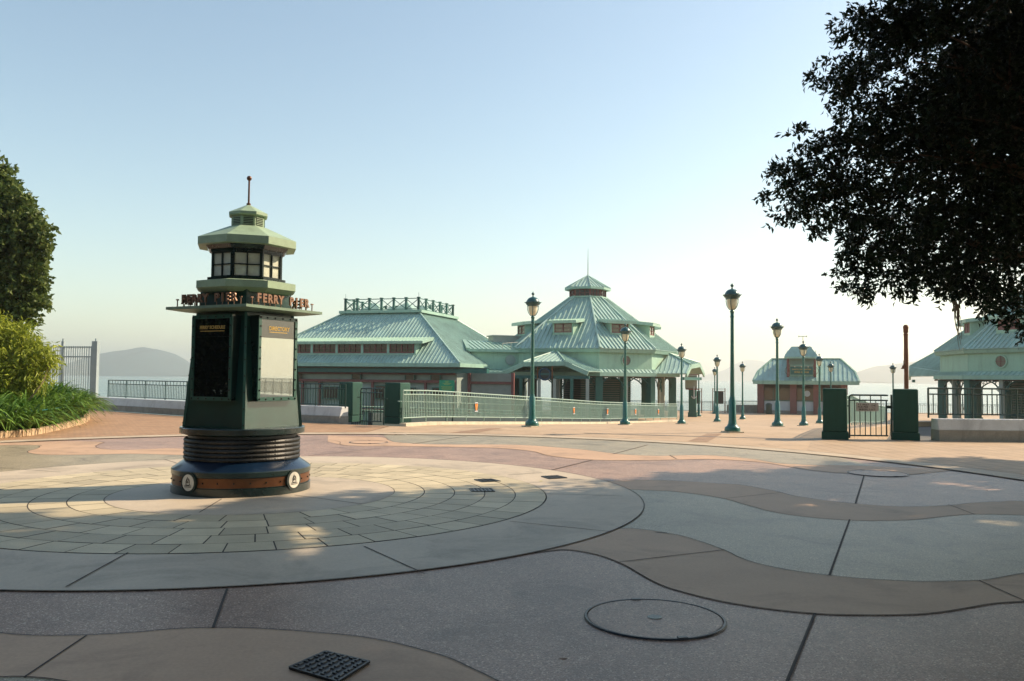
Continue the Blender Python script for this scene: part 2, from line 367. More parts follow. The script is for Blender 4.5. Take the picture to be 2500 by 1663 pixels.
def wall_mat4(o, xdir, ydir):
    """matrix: text x along xdir, y along ydir, facing xdir x ydir, at o"""
    x, y = Vector(xdir).normalized(), Vector(ydir).normalized(); z = x.cross(y)
    return Matrix(((x.x, y.x, z.x, o[0]), (x.y, y.y, z.y, o[1]), (x.z, y.z, z.z, o[2]), (0, 0, 0, 1)))
def copy_thing(o, loc, rz=None, label=None, scale=None):
    c = o.copy(); C.objects.link(c); c.location = loc
    if rz is not None: c.rotation_euler = (0, 0, rz)
    if scale: c.scale = (scale,) * 3
    if label: c['label'] = label
    for ch in list(o.children):
        d = ch.copy(); C.objects.link(d); d.parent = c
        for g in list(ch.children):
            e = g.copy(); C.objects.link(e); e.parent = d
    return c
def catmull(P, n=8):
    P = [Vector((*p, 0)) if len(p) == 2 else Vector(p) for p in P]; out = []
    for i in range(len(P) - 1):
        a, b, c, d = P[max(i - 1, 0)], P[i], P[i + 1], P[min(i + 2, len(P) - 1)]
        for k in range(n):
            t = k / n
            out.append(.5 * ((2 * b) + (c - a) * t + (2 * a - 5 * b + 4 * c - d) * t * t + (3 * b - a - 3 * c + d) * t ** 3))
    out.append(P[-1]); return out

# ------------------------------------------------------------------ camera, light, sky
cam = bpy.data.cameras.new('camera'); co = bpy.data.objects.new('camera', cam); C.objects.link(co)
c_, s_ = math.cos(ROLL), math.sin(ROLL); cp, sp = math.cos(PITCH), math.sin(PITCH)
rt, up, fw = Vector((c_, -s_ * sp, s_ * cp)), Vector((-s_, -c_ * sp, c_ * cp)), Vector((0, cp, sp))
co.matrix_world = Matrix(((rt.x, up.x, -fw.x, 0), (rt.y, up.y, -fw.y, 0), (rt.z, up.z, -fw.z, EYE), (0, 0, 0, 1)))
cam.sensor_width = 36; cam.lens = F_PX / 2500 * 36; cam.clip_end = 60000; cam.clip_start = .05
bpy.context.scene.camera = co
SUN_AZ, SUN_EL = R(71), R(36)            # azimuth from +Y towards +X
sdir = Vector((math.sin(SUN_AZ) * math.cos(SUN_EL), math.cos(SUN_AZ) * math.cos(SUN_EL), math.sin(SUN_EL)))
sl = bpy.data.lights.new('sun', 'SUN'); sl.energy = 4.6; sl.angle = R(.53); sl.color = (1.0, .80, .57)
so = bpy.data.objects.new('sun', sl); C.objects.link(so); so.rotation_euler = sdir.to_track_quat('Z', 'Y').to_euler()
W = bpy.data.worlds.new('World'); bpy.context.scene.world = W; W.use_nodes = True
nt = W.node_tree; bg = nt.nodes['Background']; sky = nt.nodes.new('ShaderNodeTexSky'); sky.sky_type = 'NISHITA'
sky.sun_disc = False; sky.sun_elevation = SUN_EL; sky.sun_rotation = SUN_AZ
sky.air_density = 1.15; sky.dust_density = .5; sky.ozone_density = .8; sky.altitude = 0
tint = nt.nodes.new('ShaderNodeMix'); tint.data_type = 'RGBA'; tint.blend_type = 'MULTIPLY'; tint.inputs['Factor'].default_value = 1
tint.inputs['B'].default_value = (1.0, .985, .88, 1)
nt.links.new(sky.outputs[0], tint.inputs['A']); nt.links.new(tint.outputs['Result'], bg.inputs['Color']); bg.inputs['Strength'].default_value = .12
sc = bpy.context.scene
sc.view_settings.view_transform = 'Standard'; sc.view_settings.look = 'None'; sc.view_settings.exposure = .80; sc.view_settings.gamma = 1
sc.cycles.max_bounces = 6; sc.cycles.diffuse_bounces = 3; sc.cycles.glossy_bounces = 3; sc.cycles.transmission_bounces = 4; sc.cycles.transparent_max_bounces = 8
sc.cycles.volume_bounces = 1
sc.cycles.use_denoising = True; sc.cycles.caustics_reflective = False; sc.cycles.caustics_refractive = False
sc.cycles.sample_clamp_indirect = 6
# ================================================================== SETTING
S = .42273
def Z1(*L): return [(x * S, 1000 + y * S) for x, y in L]
def Z2(*L): return [(800 + x * S, 1000 + y * S) for x, y in L]
def Z3(*L): return [(1600 + x * S, 1000 + y * S) for x, y in L]
def G(L): return [gnd(*p) for p in L]
def curve(L, n=8): return catmull([gnd(*p) for p in L], n)
def sheet(name, poly, z, m):
    poly = [Vector((p[0], p[1], z)) for p in poly]
    mb = MB(); tris = tessellate_polygon([poly]); fs = []
    for t in tris:
        a, b, c = (poly[i] for i in t)
        fs.append(tuple(t) if (b - a).cross(c - a).z > 0 else tuple(reversed(t)))
    mb.add(poly, fs); return tag(mb.build(name, m, smooth=False), kind='structure')
JOINTS = MB()
def strip(pts, w, z, mb=None):
    mb = mb or JOINTS; pts = [Vector((p[0], p[1], 0)) for p in pts]; vs = []; n = len(pts)
    for i, p in enumerate(pts):
        d = (pts[min(i + 1, n - 1)] - pts[max(i - 1, 0)]).normalized(); a = Vector((-d.y, d.x, 0)) * w / 2
        vs += [(p.x + a.x, p.y + a.y, z), (p.x - a.x, p.y - a.y, z)]
    mb.add(vs, [(2 * i, 2 * i + 1, 2 * i + 3, 2 * i + 2) for i in range(n - 1)])
def line(a, b, w, z): strip([gnd(*a), gnd(*b)], w, z)

CX, CY, R1, R6, R7 = -3.446, 11.365, 1.853, 3.926, 5.193
# --- plaza ground
WALL_L = [(-3.75, 26.95), (-5.35, 27.6), (-12.9, 32.3), (-18.1, 36.6), (-40, 55)]
WALL_R = [(8.8, 22.9), (60, 22.6)]
plaza = [(-60, -30), (60, -30), (60, 22.9), (8.8, 22.9), (-3.75, 26.95)] + WALL_L[1:] + [(-60, 55)]
sheet('plaza_ground', plaza, 0, 'agg')
# big circular rim: least squares circle through traced points
pts = np.array([tuple(gnd(*p))[:2] for p in Z1((0, 190), (250, 172), (500, 159), (1000, 144)) + Z2((800, 148), (1570, 170)) +
                Z3((0, 184), (400, 206), (830, 232), (1130, 258), (1400, 285), (1750, 335), (2129, 398))])
A_ = np.c_[2 * pts, np.ones(len(pts))]; sol = np.linalg.lstsq(A_, (pts ** 2).sum(1), rcond=None)[0]
BX, BY = sol[:2]; BR = math.sqrt(sol[2] + BX ** 2 + BY ** 2)
def arc(cx, cy, r, a0, a1, n=96): return [Vector((cx + r * math.cos(a0 + (a1 - a0) * i / n), cy + r * math.sin(a0 + (a1 - a0) * i / n), 0)) for i in range(n + 1)]
def annulus(name, cx, cy, ra, rb, z, m, a0=0, a1=2 * PI, n=160):
    mb = MB(); A = arc(cx, cy, ra, a0, a1, n); B = arc(cx, cy, rb, a0, a1, n); vs = []
    for p, q in zip(A, B): vs += [(p.x, p.y, z), (q.x, q.y, z)]
    mb.add(vs, [(2 * i, 2 * i + 1, 2 * i + 3, 2 * i + 2) for i in range(n)]); return tag(mb.build(name, m, smooth=False), kind='structure')
print('BIG CIRCLE', BX, BY, BR)
a_l = math.atan2(gnd(0, 1080)[1] - BY, -40 - BX); 
# paving outside the circle
circ = [p for p in arc(BX, BY, BR - .02, R(172), R(2), 120)]
outer = [tuple(p[:2]) for p in circ] + [(59, circ[-1].y), (59, 22.85), (8.8, 22.85), (-3.75, 26.9)] + [(x + .02, y - .05) for x, y in WALL_L[1:-1]] + [(-38, 53), (circ[0].x - 8, circ[0].y)]
sheet('outer_paving', outer, .004, 'walk')
annulus('circle_rim', BX, BY, BR - .62, BR, .016, 'rim', R(180), R(-8))
strip(arc(BX, BY, BR - .62, R(175), R(0), 140), .02, .020); strip(arc(BX, BY, BR, R(175), R(0), 140), .02, .020)
# brick areas
bl = [gnd(*p) for p in Z1((520, 60), (700, 40))] ; 
def rim_arc(x0, x1, n=40):
    out = []
    for i in range(n + 1):
        x = x0 + (x1 - x0) * i / n; out.append(Vector((x, BY + math.sqrt(max(0, (BR + .02) ** 2 - (x - BX) ** 2)), 0)))
    return out
xr_ = gnd(*Z2((230, 128))[0])
left_b = rim_arc(-24, xr_.x) + [gnd(*Z2((350, 97))[0])] + [Vector((-3.9, 26.7, 0)), Vector((-5.4, 27.4, 0)), Vector((-12.9, 32.1, 0)), Vector((-18.1, 36.4, 0)), Vector((-30, 46, 0))]
sheet('brick_paving', left_b, .008, 'brickl')
xs = gnd(*Z3((835, 232))[0])
right_b = rim_arc(xs.x, BX + BR * .98) + [Vector((30, 22.8, 0)), Vector((8.9, 22.8, 0)), gnd(*Z3((900, 183))[0])]
sheet('brick_paving', right_b, .008, 'brickr')
for q in (Z2((700, 136), (860, 136), (1010, 108), (930, 108)), Z3((190, 184), (300, 190), (385, 140), (300, 140))):
    sheet('brick_band', [gnd(*p) for p in q], .008, 'brickband')
# --- wavy bands inside the circle
b1u = Z2((1500, 700), (1690, 690), (1790, 692), (1960, 715)) + Z3((0, 712), (120, 725), (260, 765), (410, 820), (480, 855), (600, 895), (800, 935), (1000, 960), (1200, 980), (1500, 996), (1750, 994), (1900, 988), (2000, 972), (2129, 950), (2500, 905), (3000, 880))
b1l = Z2((1200, 830), (1360, 812), (1480, 825), (1600, 855), (1720, 905), (1850, 980), (1960, 1030)) + Z3((236, 1078), (400, 1115), (600, 1148), (800, 1172), (1000, 1187), (1200, 1191), (1400, 1190), (1600, 1180), (1800, 1150), (1950, 1125), (2129, 1113), (2500, 1105), (3000, 1100))
b2u = Z2((1300, 450), (1540, 420), (1766, 410)) + Z3((0, 410), (150, 415), (350, 428), (500, 438), (700, 475), (800, 500), (1000, 530), (1150, 545), (1350, 560), (1550, 562), (1700, 555), (1850, 540), (2000, 533), (2129, 531), (2600, 545))
b2l = Z2((1400, 470), (1640, 460), (1766, 464)) + Z3((0, 470), (100, 475), (250, 492), (400, 518), (550, 560), (700, 598), (900, 625), (1100, 641), (1300, 645), (1500, 638), (1650, 622), (1800, 609), (1950, 608), (2129, 613), (2600, 640))
b3l = Z1((1050, 268), (1750, 185), (1880, 176), (1960, 187)) + Z2((80, 205), (200, 212), (350, 212), (750, 218), (1000, 225), (1180, 242), (1280, 268), (1500, 290), (1800, 295)) + Z3((300, 288), (550, 300), (700, 318), (850, 345), (1000, 362), (1130, 370), (1440, 378), (1600, 362), (1750, 352))
b3u = Z1((1050, 160), (1730, 152)) + Z2((0, 152), (250, 158), (360, 180), (480, 197), (750, 200), (1100, 202), (1450, 230), (1680, 258)) + Z3((0, 268), (300, 265), (550, 285), (720, 312), (950, 322), (1170, 325), (1440, 338), (1700, 345))
B1u, B1l, B2u, B2l, B3u, B3l = (curve(x) for x in (b1u, b1l, b2u, b2l, b3u, b3l))
sheet('paving_band', B1u + B1l[::-1], .004, 'band')
sheet('paving_band', B2u + B2l[::-1], .004, 'band')
sheet('paving_field', B2l + B1u[::-1], .0035, 'agg2')
b3 = curve(Z2((0, 150), (300, 160), (350, 176), (400, 190), (560, 200), (750, 203), (1100, 205), (1450, 230), (1680, 258)) + Z3((0, 268), (300, 265), (550, 285), (720, 312), (950, 322), (1170, 325), (1440, 338), (1700, 345)))
sheet('paving_band', b3 + curve(Z2((0, 185), (80, 205), (200, 212), (350, 212), (750, 218), (1000, 225), (1180, 242), (1280, 268), (1500, 290), (1800, 295)) + Z3((300, 288), (550, 300), (700, 318), (850, 345), (1000, 362), (1130, 370), (1440, 378), (1700, 355)))[::-1], .004, 'band')
f3 = arc(BX, BY, BR - .5, math.atan2(gnd(*Z2((300, 155))[0]).y - BY, gnd(*Z2((300, 155))[0]).x - BX), R(32), 50)
sheet('paving_field', [Vector(p) for p in f3] + [p for p in b3[::-1] if p.x > gnd(*Z2((350, 176))[0]).x and p.x < f3[-1].x], .0030, 'agg2')
# left orange band and cream field
lb_u = curve(Z1((-700, 205), (30, 192), (400, 184), (590, 188), (575, 200), (553, 215), (600, 229), (750, 233), (1000, 225), (1200, 235)))
lb_l = curve(Z1((-700, 212), (150, 207), (225, 214), (215, 226), (165, 240), (170, 252), (260, 262), (500, 262), (760, 257), (1050, 264), (1250, 266)))
sheet('paving_band', lb_u + lb_l[::-1], .004, 'band')
sheet('paving_field', [gnd(*p) for p in Z1((-700, 270))] + lb_l[:-6] + [gnd(*p) for p in Z1((1040, 300), (500, 330), (0, 400), (-700, 420))], .0030, 'agg2')
# bottom left band
bbu = curve(Z1((-600, 1235), (-250, 1265), (0, 1295), (150, 1307), (350, 1310), (550, 1305), (800, 1290), (1000, 1272), (1200, 1265), (1400, 1266), (1600, 1275), (1850, 1295)) + Z2((150, 1312), (350, 1345), (550, 1395), (700, 1440), (820, 1495), (970, 1568), (1150, 1680), (1300, 1850)))
bbl = curve(Z1((-600, 1530), (-250, 1545), (0, 1550), (80, 1548), (200, 1553), (330, 1568), (600, 1620), (900, 1750), (1300, 2100)))
sheet('paving_band', bbu + bbl[::-1], .004, 'band')
sheet('paving_field', bbl + [gnd(-300, 1900)], .0035, 'agg2')
for P, w in ((B1u, .011), (B1l, .011), (B2u, .011), (B2l, .011), (B3l, .012), (b3, .010), (lb_u, .012), (lb_l, .012), (bbu, .010), (bbl, .010)): strip(P, w, .008)
for a, b, w in ((Z3((-10, 861))[0], Z3((400, 814))[0], .013), (Z2((1680, 885))[0], Z2((1960, 852))[0], .013), (Z3((1868, 990))[0], Z3((2160, 1122))[0], .013), (Z3((405, 516))[0], Z3((735, 481))[0], .012), (Z3((1690, 550))[0], Z3((1845, 609))[0], .012),
                (Z3((1122, 638))[0], Z3((1005, 962))[0], .018), (Z3((1207, 378))[0], Z3((1155, 547))[0], .022), (Z3((922, 1183))[0], Z3((760, 1580))[0], .019), (Z1((1312, 1040))[0], Z1((1230, 1268))[0], .018), (Z1((500, 1310))[0], Z1((140, 1552))[0], .012),
                (Z2((1530, 292))[0], Z2((1270, 357))[0], .03), (Z2((1650, 258))[0], Z2((1850, 205))[0], .03), (Z2((490, 199))[0], Z2((800, 156))[0], .03), (Z2((1975, 265))[0], Z2((2015, 287))[0], .02), (Z1((1780, 268))[0], Z1((2200, 225))[0], .02)):
    line(a, b, w, .008)
# rings round the kiosk
annulus('paving_ring', CX, CY, R6, R7, .010, 'ring')
strip(arc(CX, CY, R7, 0, 2 * PI, 200), .011, .014)
annulus('block_bed', CX, CY, R1, R6 + .01, .010, 'joint')
mb = MB(); tones = []
edges = np.linspace(R1, R6, 6)
for k in range(5):
    ra, rb = edges[k] + .007, edges[k + 1] - .007; rm = (ra + rb) / 2; N = round(2 * PI * rm / .445); off = random.random()
    for i in range(N):
        g = .007 / rm; a0 = 2 * PI * (i + off) / N + g; a1 = 2 * PI * (i + 1 + off) / N - g; z = .013 + random.uniform(-.001, .0012); vs = []
        for j in range(4):
            t = a0 + (a1 - a0) * j / 3; c, s = math.cos(t), math.sin(t); vs += [(CX + ra * c, CY + ra * s, z), (CX + rb * c, CY + rb * s, z)]
        mb.add(vs, [(2 * j, 2 * j + 1, 2 * j + 3, 2 * j + 2) for j in range(3)]); tones += [random.betavariate(2, 2)] * 3
o = struct('block_paving', mb, 'block', smooth=False); at_ = o.data.attributes.new('tone', 'FLOAT', 'FACE'); at_.data.foreach_set('value', tones)
annulus('paving_disc', CX, CY, .02, R1 - .006, .013, 'ring')
for a, b in (((740, 835), (380, 1035)), ((1280, 523), (1150, 602))): line(Z1(a)[0], Z1(b)[0], .014, .016)
line(Z1((1700, 500))[0], Z1((2092, 552))[0], .014, .016)
for a, b in (((210, 797), (560, 957)), ((1050, 652), (1635, 712)), ((1220, 490), (1705, 505)), ((1040, 382), (1240, 368))): line(Z2(a)[0], Z2(b)[0], .014, .014)
line(Z1((0, 340))[0], Z1((350, 366))[0], .014, .014); line(Z1((950, 291))[0], Z1((1020, 313))[0], .014, .014)
# drain channel across the walkway mouth
dr = [gnd(*p) for p in Z2((1480, 138)) + Z3((0, 150), (960, 176))]
mb = MB(); strip(dr, .13, .010, mb); struct('drain_channel', mb, 'grate', smooth=False)
strip(curve(Z2((860, 150), (1100, 149), (1480, 139))), .03, .012)
struct('paving_joints', JOINTS, 'joint', smooth=False)
# --- sloping walkway down to the pier
U = Vector((.455, .890, 0)); mb = MB(); nx = 10; ys = []
LP = [(-3.75, 26.95), (.85, 36.3), (4.2, 43.6), (9.8, 54.5), (11.3, 57.2), (9.0, 64), (9.0, 90)]
RP = [(8.8, 22.9), (13.4, 32), (18.0, 41), (24, 53), (28.5, 62), (46, 72), (60, 90)]
def lerp_path(P, n):
    out = []
    for a, b in zip(P, P[1:]):
        for i in range(n): t = i / n; out.append((a[0] + (b[0] - a[0]) * t, a[1] + (b[1] - a[1]) * t))
    return out + [P[-1]]
LL, RR = lerp_path(LP, 8), lerp_path(RP, 8)
vs = []
for a, b in zip(LL, RR):
    vs.append((a[0], a[1], DECK - .05))
    for i in range(nx + 1):
        t = i / nx; x, y = a[0] + (b[0] - a[0]) * t, a[1] + (b[1] - a[1]) * t; vs.append((x, y, zg(y)))
    vs.append((b[0], b[1], DECK - .05))
w_ = nx + 3; fs = [(i * w_ + k, i * w_ + k + 1, (i + 1) * w_ + k + 1, (i + 1) * w_ + k) for i in range(len(LL) - 1) for k in range(w_ - 1)]
mb.add(vs, fs); struct('walkway', mb, 'walk', angle=20)
wj = MB()
for Y in (31, 35, 39, 44, 50, 57, 65, 74):
    x0, x1 = [np.interp(Y, [p[1] for p in P], [p[0] for p in P]) for P in (LP, RP)]
    wj.add([(x0, Y, zg(Y) + .006), (x1, Y - 3.5 if Y < 60 else Y, zg(Y - 3.5 if Y < 60 else Y) + .006), (x1, (Y - 3.5 if Y < 60 else Y) + .05, zg(Y - 3.5 if Y < 60 else Y) + .006), (x0, Y + .05, zg(Y) + .006)], [(0, 1, 2, 3)])
# pier deck under the buildings, ending in a sea wall
mb = MB(); mb.box((12, 58.5, DECK - 3), (76, 62, 5.9)); struct('pier_deck', mb, 'deck')
# edge faces of the plaza
mb = MB()
for a, b in zip(plaza[2:8], plaza[3:9]): mb.quad((a[0], a[1], 0), (b[0], b[1], 0), (b[0], b[1], -6), (a[0], a[1], -6))
struct('plaza_edge', mb, 'plinth', smooth=False)
# --- sea and hills
mb = MB(); mb.quad((-6800, -200, -4.2), (6800, -200, -4.2), (6800, 6800, -4.2), (-6800, 6800, -4.2)); struct('sea', mb, 'sea', smooth=False)
def hill(prof, Y, depth, seed):
    """ridge whose skyline follows the traced profile; real width and depth"""
    r = np.random.default_rng(seed); P = [at(px, py, Y) for px, py in prof]; xs = np.array([p.x for p in P]); zs = np.array([p.z + 4.2 for p in P])
    n, m = 90, 16; X = np.linspace(xs[0], xs[-1], n); H = np.interp(X, xs, zs); vs = []
    ph = r.uniform(0, 6, 6)
    for j in range(m + 1):
        v = j / m * 2 - 1
        for i in range(n):
            k = (1 - abs(v) ** 1.6); wob = 1 + .07 * math.sin(X[i] / depth * 9 + ph[0] + v * 4) + .06 * math.sin(X[i] / depth * 23 + ph[1] - v * 7)
            vs.append((X[i], Y + v * depth, -4.6 + max(0, H[i]) * k * (wob if abs(v) > .15 else 1 + (wob - 1) * .15)))
    fs = [(j * n + i, j * n + i + 1, (j + 1) * n + i + 1, (j + 1) * n + i) for j in range(m) for i in range(n - 1)]
    mb = MB(); mb.add(vs, fs); return struct('hill', mb, 'hill', angle=180)
hill([(40, 914), (130, 900), (205, 890), (243, 881), (285, 864), (320, 854), (340, 850), (352, 846), (362, 851), (385, 854), (402, 864), (422, 879), (442, 896), (462, 907), (520, 916)], 2800, 420, 3)
hill([(1660, 926), (1730, 917), (1775, 903), (1800, 888), (1822, 878), (1846, 879), (1870, 888), (1895, 897), (1930, 900), (1990, 890), (2040, 905), (2120, 928)], 5200, 700, 5)
hill([(2040, 929), (2085, 915), (2110, 907), (2140, 903), (2165, 896), (2190, 889), (2225, 884), (2300, 878), (2400, 868), (2600, 872), (2900, 890), (3300, 930)], 2900, 500, 8)
# --- sea air
mb = MB(); mb.box((0, 3300, 75.5), (13800, 7200, 169))
o = mb.build('haze', M['deck'], smooth=False); o.data.materials.clear()
hm = bpy.data.materials.new('sea haze'); hm.use_nodes = True; nt = hm.node_tree
nt.nodes.remove(nt.nodes['Principled BSDF']); pv = nt.nodes.new('ShaderNodeVolumePrincipled')
pv.inputs['Color'].default_value = (.97, .955, .915, 1); pv.inputs['Density'].default_value = 3.8e-4; pv.inputs['Anisotropy'].default_value = .6
nt.links.new(pv.outputs[0], nt.nodes['Material Output'].inputs['Volume']); o.data.materials.append(hm); tag(o, kind='stuff')
# ================================================================== KIOSK
KB = gnd(590, 1219) ; kdir = Vector((-KB.x, -KB.y, 0)).normalized()
KC = Vector((KB.x, KB.y, 0)) - kdir * .98
KROT = math.atan2(kdir.y, kdir.x)          # local +x points at the viewer: a corner of the square body
kiosk = thing('information_kiosk', 'dark green lighthouse-shaped information kiosk with pale green lantern roof on the round paving', 'kiosk', (KC.x, KC.y, .014), KROT)
kiosk.scale = (.985, .985, 1.02)
def sq(r, z): return [(r * math.cos(PI / 2 * k), r * math.sin(PI / 2 * k), z) for k in range(4)]
def oc(r, z): return [(r * math.cos(PI / 8 + PI / 4 * k), r * math.sin(PI / 8 + PI / 4 * k), z) for k in range(8)]
MB().lathe([(.945, 0), (.945, .10), (.925, .105), (.925, .24), (.945, .245), (.945, .305), (.935, .315)], 64).build('drum_base', 'kiosk', kiosk)
MB().lathe([(.935, .3155), (.78, .42), (.74, .43)], 64, cap=False).build('drum_skirt', 'sky_tinted', kiosk)
b = MB().lathe([(.9255, .112), (.932, .114), (.932, .232), (.9255, .234)], 64, cap=False); ob = b.build('copper_band', 'copper', kiosk)
rv = MB()
for k in range(28):
    t = 2 * PI * (k + .5) / 28; rv.sphere((.934 * math.cos(t), .934 * math.sin(t), .172), .012, 8)
rv.build('rivets', 'rivet', ob)
cb = MB().lathe([(.74, .42), (.74, .76)], 48, cap=False); cb.build('rope_core', 'rope', kiosk)
for k in range(5):                                       # five rope coils, the twist modelled
    mb = MB(); n, m = 300, 8; z = .452 + k * .0575; vs = []
    for i in range(n):
        t = 2 * PI * i / n
        for j in range(m):
            a = 2 * PI * j / m; tw = 1 + .16 * math.sin(3 * a + 110 * t)
            rr = .030 * tw; vs.append(((.762 + rr * math.cos(a)) * math.cos(t), (.762 + rr * math.cos(a)) * math.sin(t), z + rr * math.sin(a)))
    mb.add(vs, [(i * m + j, ((i + 1) % n) * m + j, ((i + 1) % n) * m + (j + 1) % m, i * m + (j + 1) % m) for i in range(n) for j in range(m)])
    mb.build('rope_coil', 'rope', kiosk)
MB().lathe([(.74, .745), (.83, .765), (.853, .775), (.853, .845), (.845, .855)], 64).build('round_plate', 'kiosk', kiosk)
# square tapering body, each face a panel
bot, top = sq(.79, .856), sq(.635, 2.46); top2 = sq(.615, 2.74)
MB().loft(bot, top, False).loft([(x, y, 2.46) for x, y, _ in top], top2, False).build('body', 'kiosk_lit', kiosk, smooth=False)
ed = MB(); rb = MB()
for p, q in zip(bot, top):
    d = Vector((p[0], p[1], 0)).normalized() * .006; ed.beam(Vector(p) + d, Vector(q) + d, .035)
    for k in range(8):
        r_ = Vector(p).lerp(Vector(q), .03 + .133 * k) + d * 3.2; rb.sphere(r_, .013, 8)
eo = ed.build('corner_trim', 'frame', kiosk); rb.build('rivets', 'rivet', eo)
# plate with the standing letters
pt = sq(1.07, 2.44); MB().loft(sq(.80, 2.395), sq(1.065, 2.425), True).loft(sq(1.07, 2.426), sq(1.07, 2.462), True).build('letter_shelf', 'kplate', kiosk, smooth=False)
for a, b_ in ((3, 0), (0, 1), (1, 2), (2, 3)):
    P, Q = Vector(pt[a]), Vector(pt[b_]); d = (Q - P).normalized(); n = Vector((d.y, -d.x, 0)); mid = (P + Q) / 2 - n * .10
    if n.dot(mid) < 0: n = -n; mid = (P + Q) / 2 - n * .10
    mid += d * (.045 if a in (0, 2) else -.045)
    org = Vector((mid.x, mid.y, 2.565))
    for k, ch in enumerate('FERRY PIER'):
        if ch == ' ': continue
        text_obj('letter', ch, 'letter', kiosk, .155, wall_mat4(org + d * (k - 4.5) * .106, d, (0, 0, 1)), .012, .006)
        post = MB().tube([org + d * (k - 4.5) * .106 + Vector((0, 0, -.103)), org + d * (k - 4.5) * .106 + Vector((0, 0, -.05))], .006, 6); post.build('letter_post', 'letter', kiosk)
    for e in (-1, 1):
        c = org + d * e * .60; m_ = MB().tube([c + Vector((0, 0, -.103)), c + Vector((0, 0, .0))], .008, 6); m_.beam(c + Vector((0, 0, .0)) - d * .022, c + Vector((0, 0, 0)) + d * .022, .016); m_.build('spotlight_peg', 'letter', kiosk)
# octagonal slab, lantern room, roof
MB().loft(oc(.62, 2.665), oc(.715, 2.715)).loft(oc(.72, 2.7155), oc(.72, 2.81)).loft(oc(.72, 2.8105), oc(.60, 2.83)).build('gallery_slab', 'kgreen', kiosk, smooth=False)
MB().loft(oc(.57, 2.829), oc(.57, 2.868)).build('lantern_sill', 'kiosk', kiosk, smooth=False)
A8, B8 = oc(.505, 2.868), oc(.505, 3.21)
MB().loft(oc(.47, 2.866), oc(.47, 3.21), False).build('lantern_core', 'frost', kiosk, smooth=False)
for k in range(8):
    p0, p1 = Vector(A8[k]), Vector(A8[(k + 1) % 8]); d = p1 - p0; U_ = Vector((0, 0, .342)); n = Vector(((p0 + p1) / 2)[:2] + (0,)).normalized()
    fr = MB()
    for t in (.035, .5, .965): w = .014 if t == .5 else .028; fr.beam(p0 + d * t, p0 + d * t + U_, w, .025, n)
    for h in (.02, .50, .98): fr.beam(p0 + d * .05 + U_ * h, p0 + d * .95 + U_ * h, .024 if h != .5 else .014, .014, n)
    fo = fr.build('lantern_window', 'kiosk', kiosk, smooth=False)
    pn = MB(); i_ = n * .012
    for a0, a1 in ((.06, .475), (.525, .94)):
        for h0, h1 in ((.05, .475), (.525, .95)): pn.quad(p0 + d * a0 + U_ * h0 - i_, p0 + d * a1 + U_ * h0 - i_, p0 + d * a1 + U_ * h1 - i_, p0 + d * a0 + U_ * h1 - i_)
    pn.build('panes', 'frost', fo, smooth=False)
MB().loft(oc(.53, 3.211), oc(.53, 3.30)).loft(oc(.56, 3.2505), oc(.60, 3.302)).build('lantern_lintel', 'kiosk', kiosk, smooth=False)
MB().loft(oc(.66, 3.303), oc(.715, 3.3035)).loft(oc(.715, 3.304), oc(.715, 3.405)).loft(oc(.715, 3.4055), oc(.265, 3.60), False).build('lantern_roof', 'kgreen', kiosk, smooth=False)
lv = MB().loft(oc(.235, 3.595), oc(.235, 3.745)); co_ = lv.build('vent_collar', 'kgreen', kiosk, smooth=False)
sl_ = MB(); sd = MB()
for k in range(8):
    p0, p1 = Vector(oc(.2375, 3.62)[k]), Vector(oc(.2375, 3.62)[(k + 1) % 8]); d = p1 - p0; n = Vector(((p0 + p1) / 2)[:2] + (0,)).normalized()
    sd.quad(p0 + d * .14, p0 + d * .86, p0 + d * .86 + Vector((0, 0, .11)), p0 + d * .14 + Vector((0, 0, .11)))
    for h in range(5): z = Vector((0, 0, .008 + .023 * h)); sl_.beam(p0 + d * .12 + z + n * .004, p0 + d * .88 + z + n * .004, .008, .012, n)
sd.build('vent_gap', 'black', co_, smooth=False); sl_.build('louvres', 'kgreen', co_, smooth=False)
MB().loft(oc(.27, 3.746), oc(.285, 3.76)).loft(oc(.285, 3.7605), oc(.285, 3.795)).loft(oc(.285, 3.7955), oc(.02, 3.925)).build('vent_cap', 'kgreen', kiosk, smooth=False)
MB().lathe([(.03, 3.91), (.03, 3.945), (.014, 3.955), (.013, 4.27)], 12).sphere((0, 0, 4.30), .036, 16).build('finial', 'bronze', kiosk)
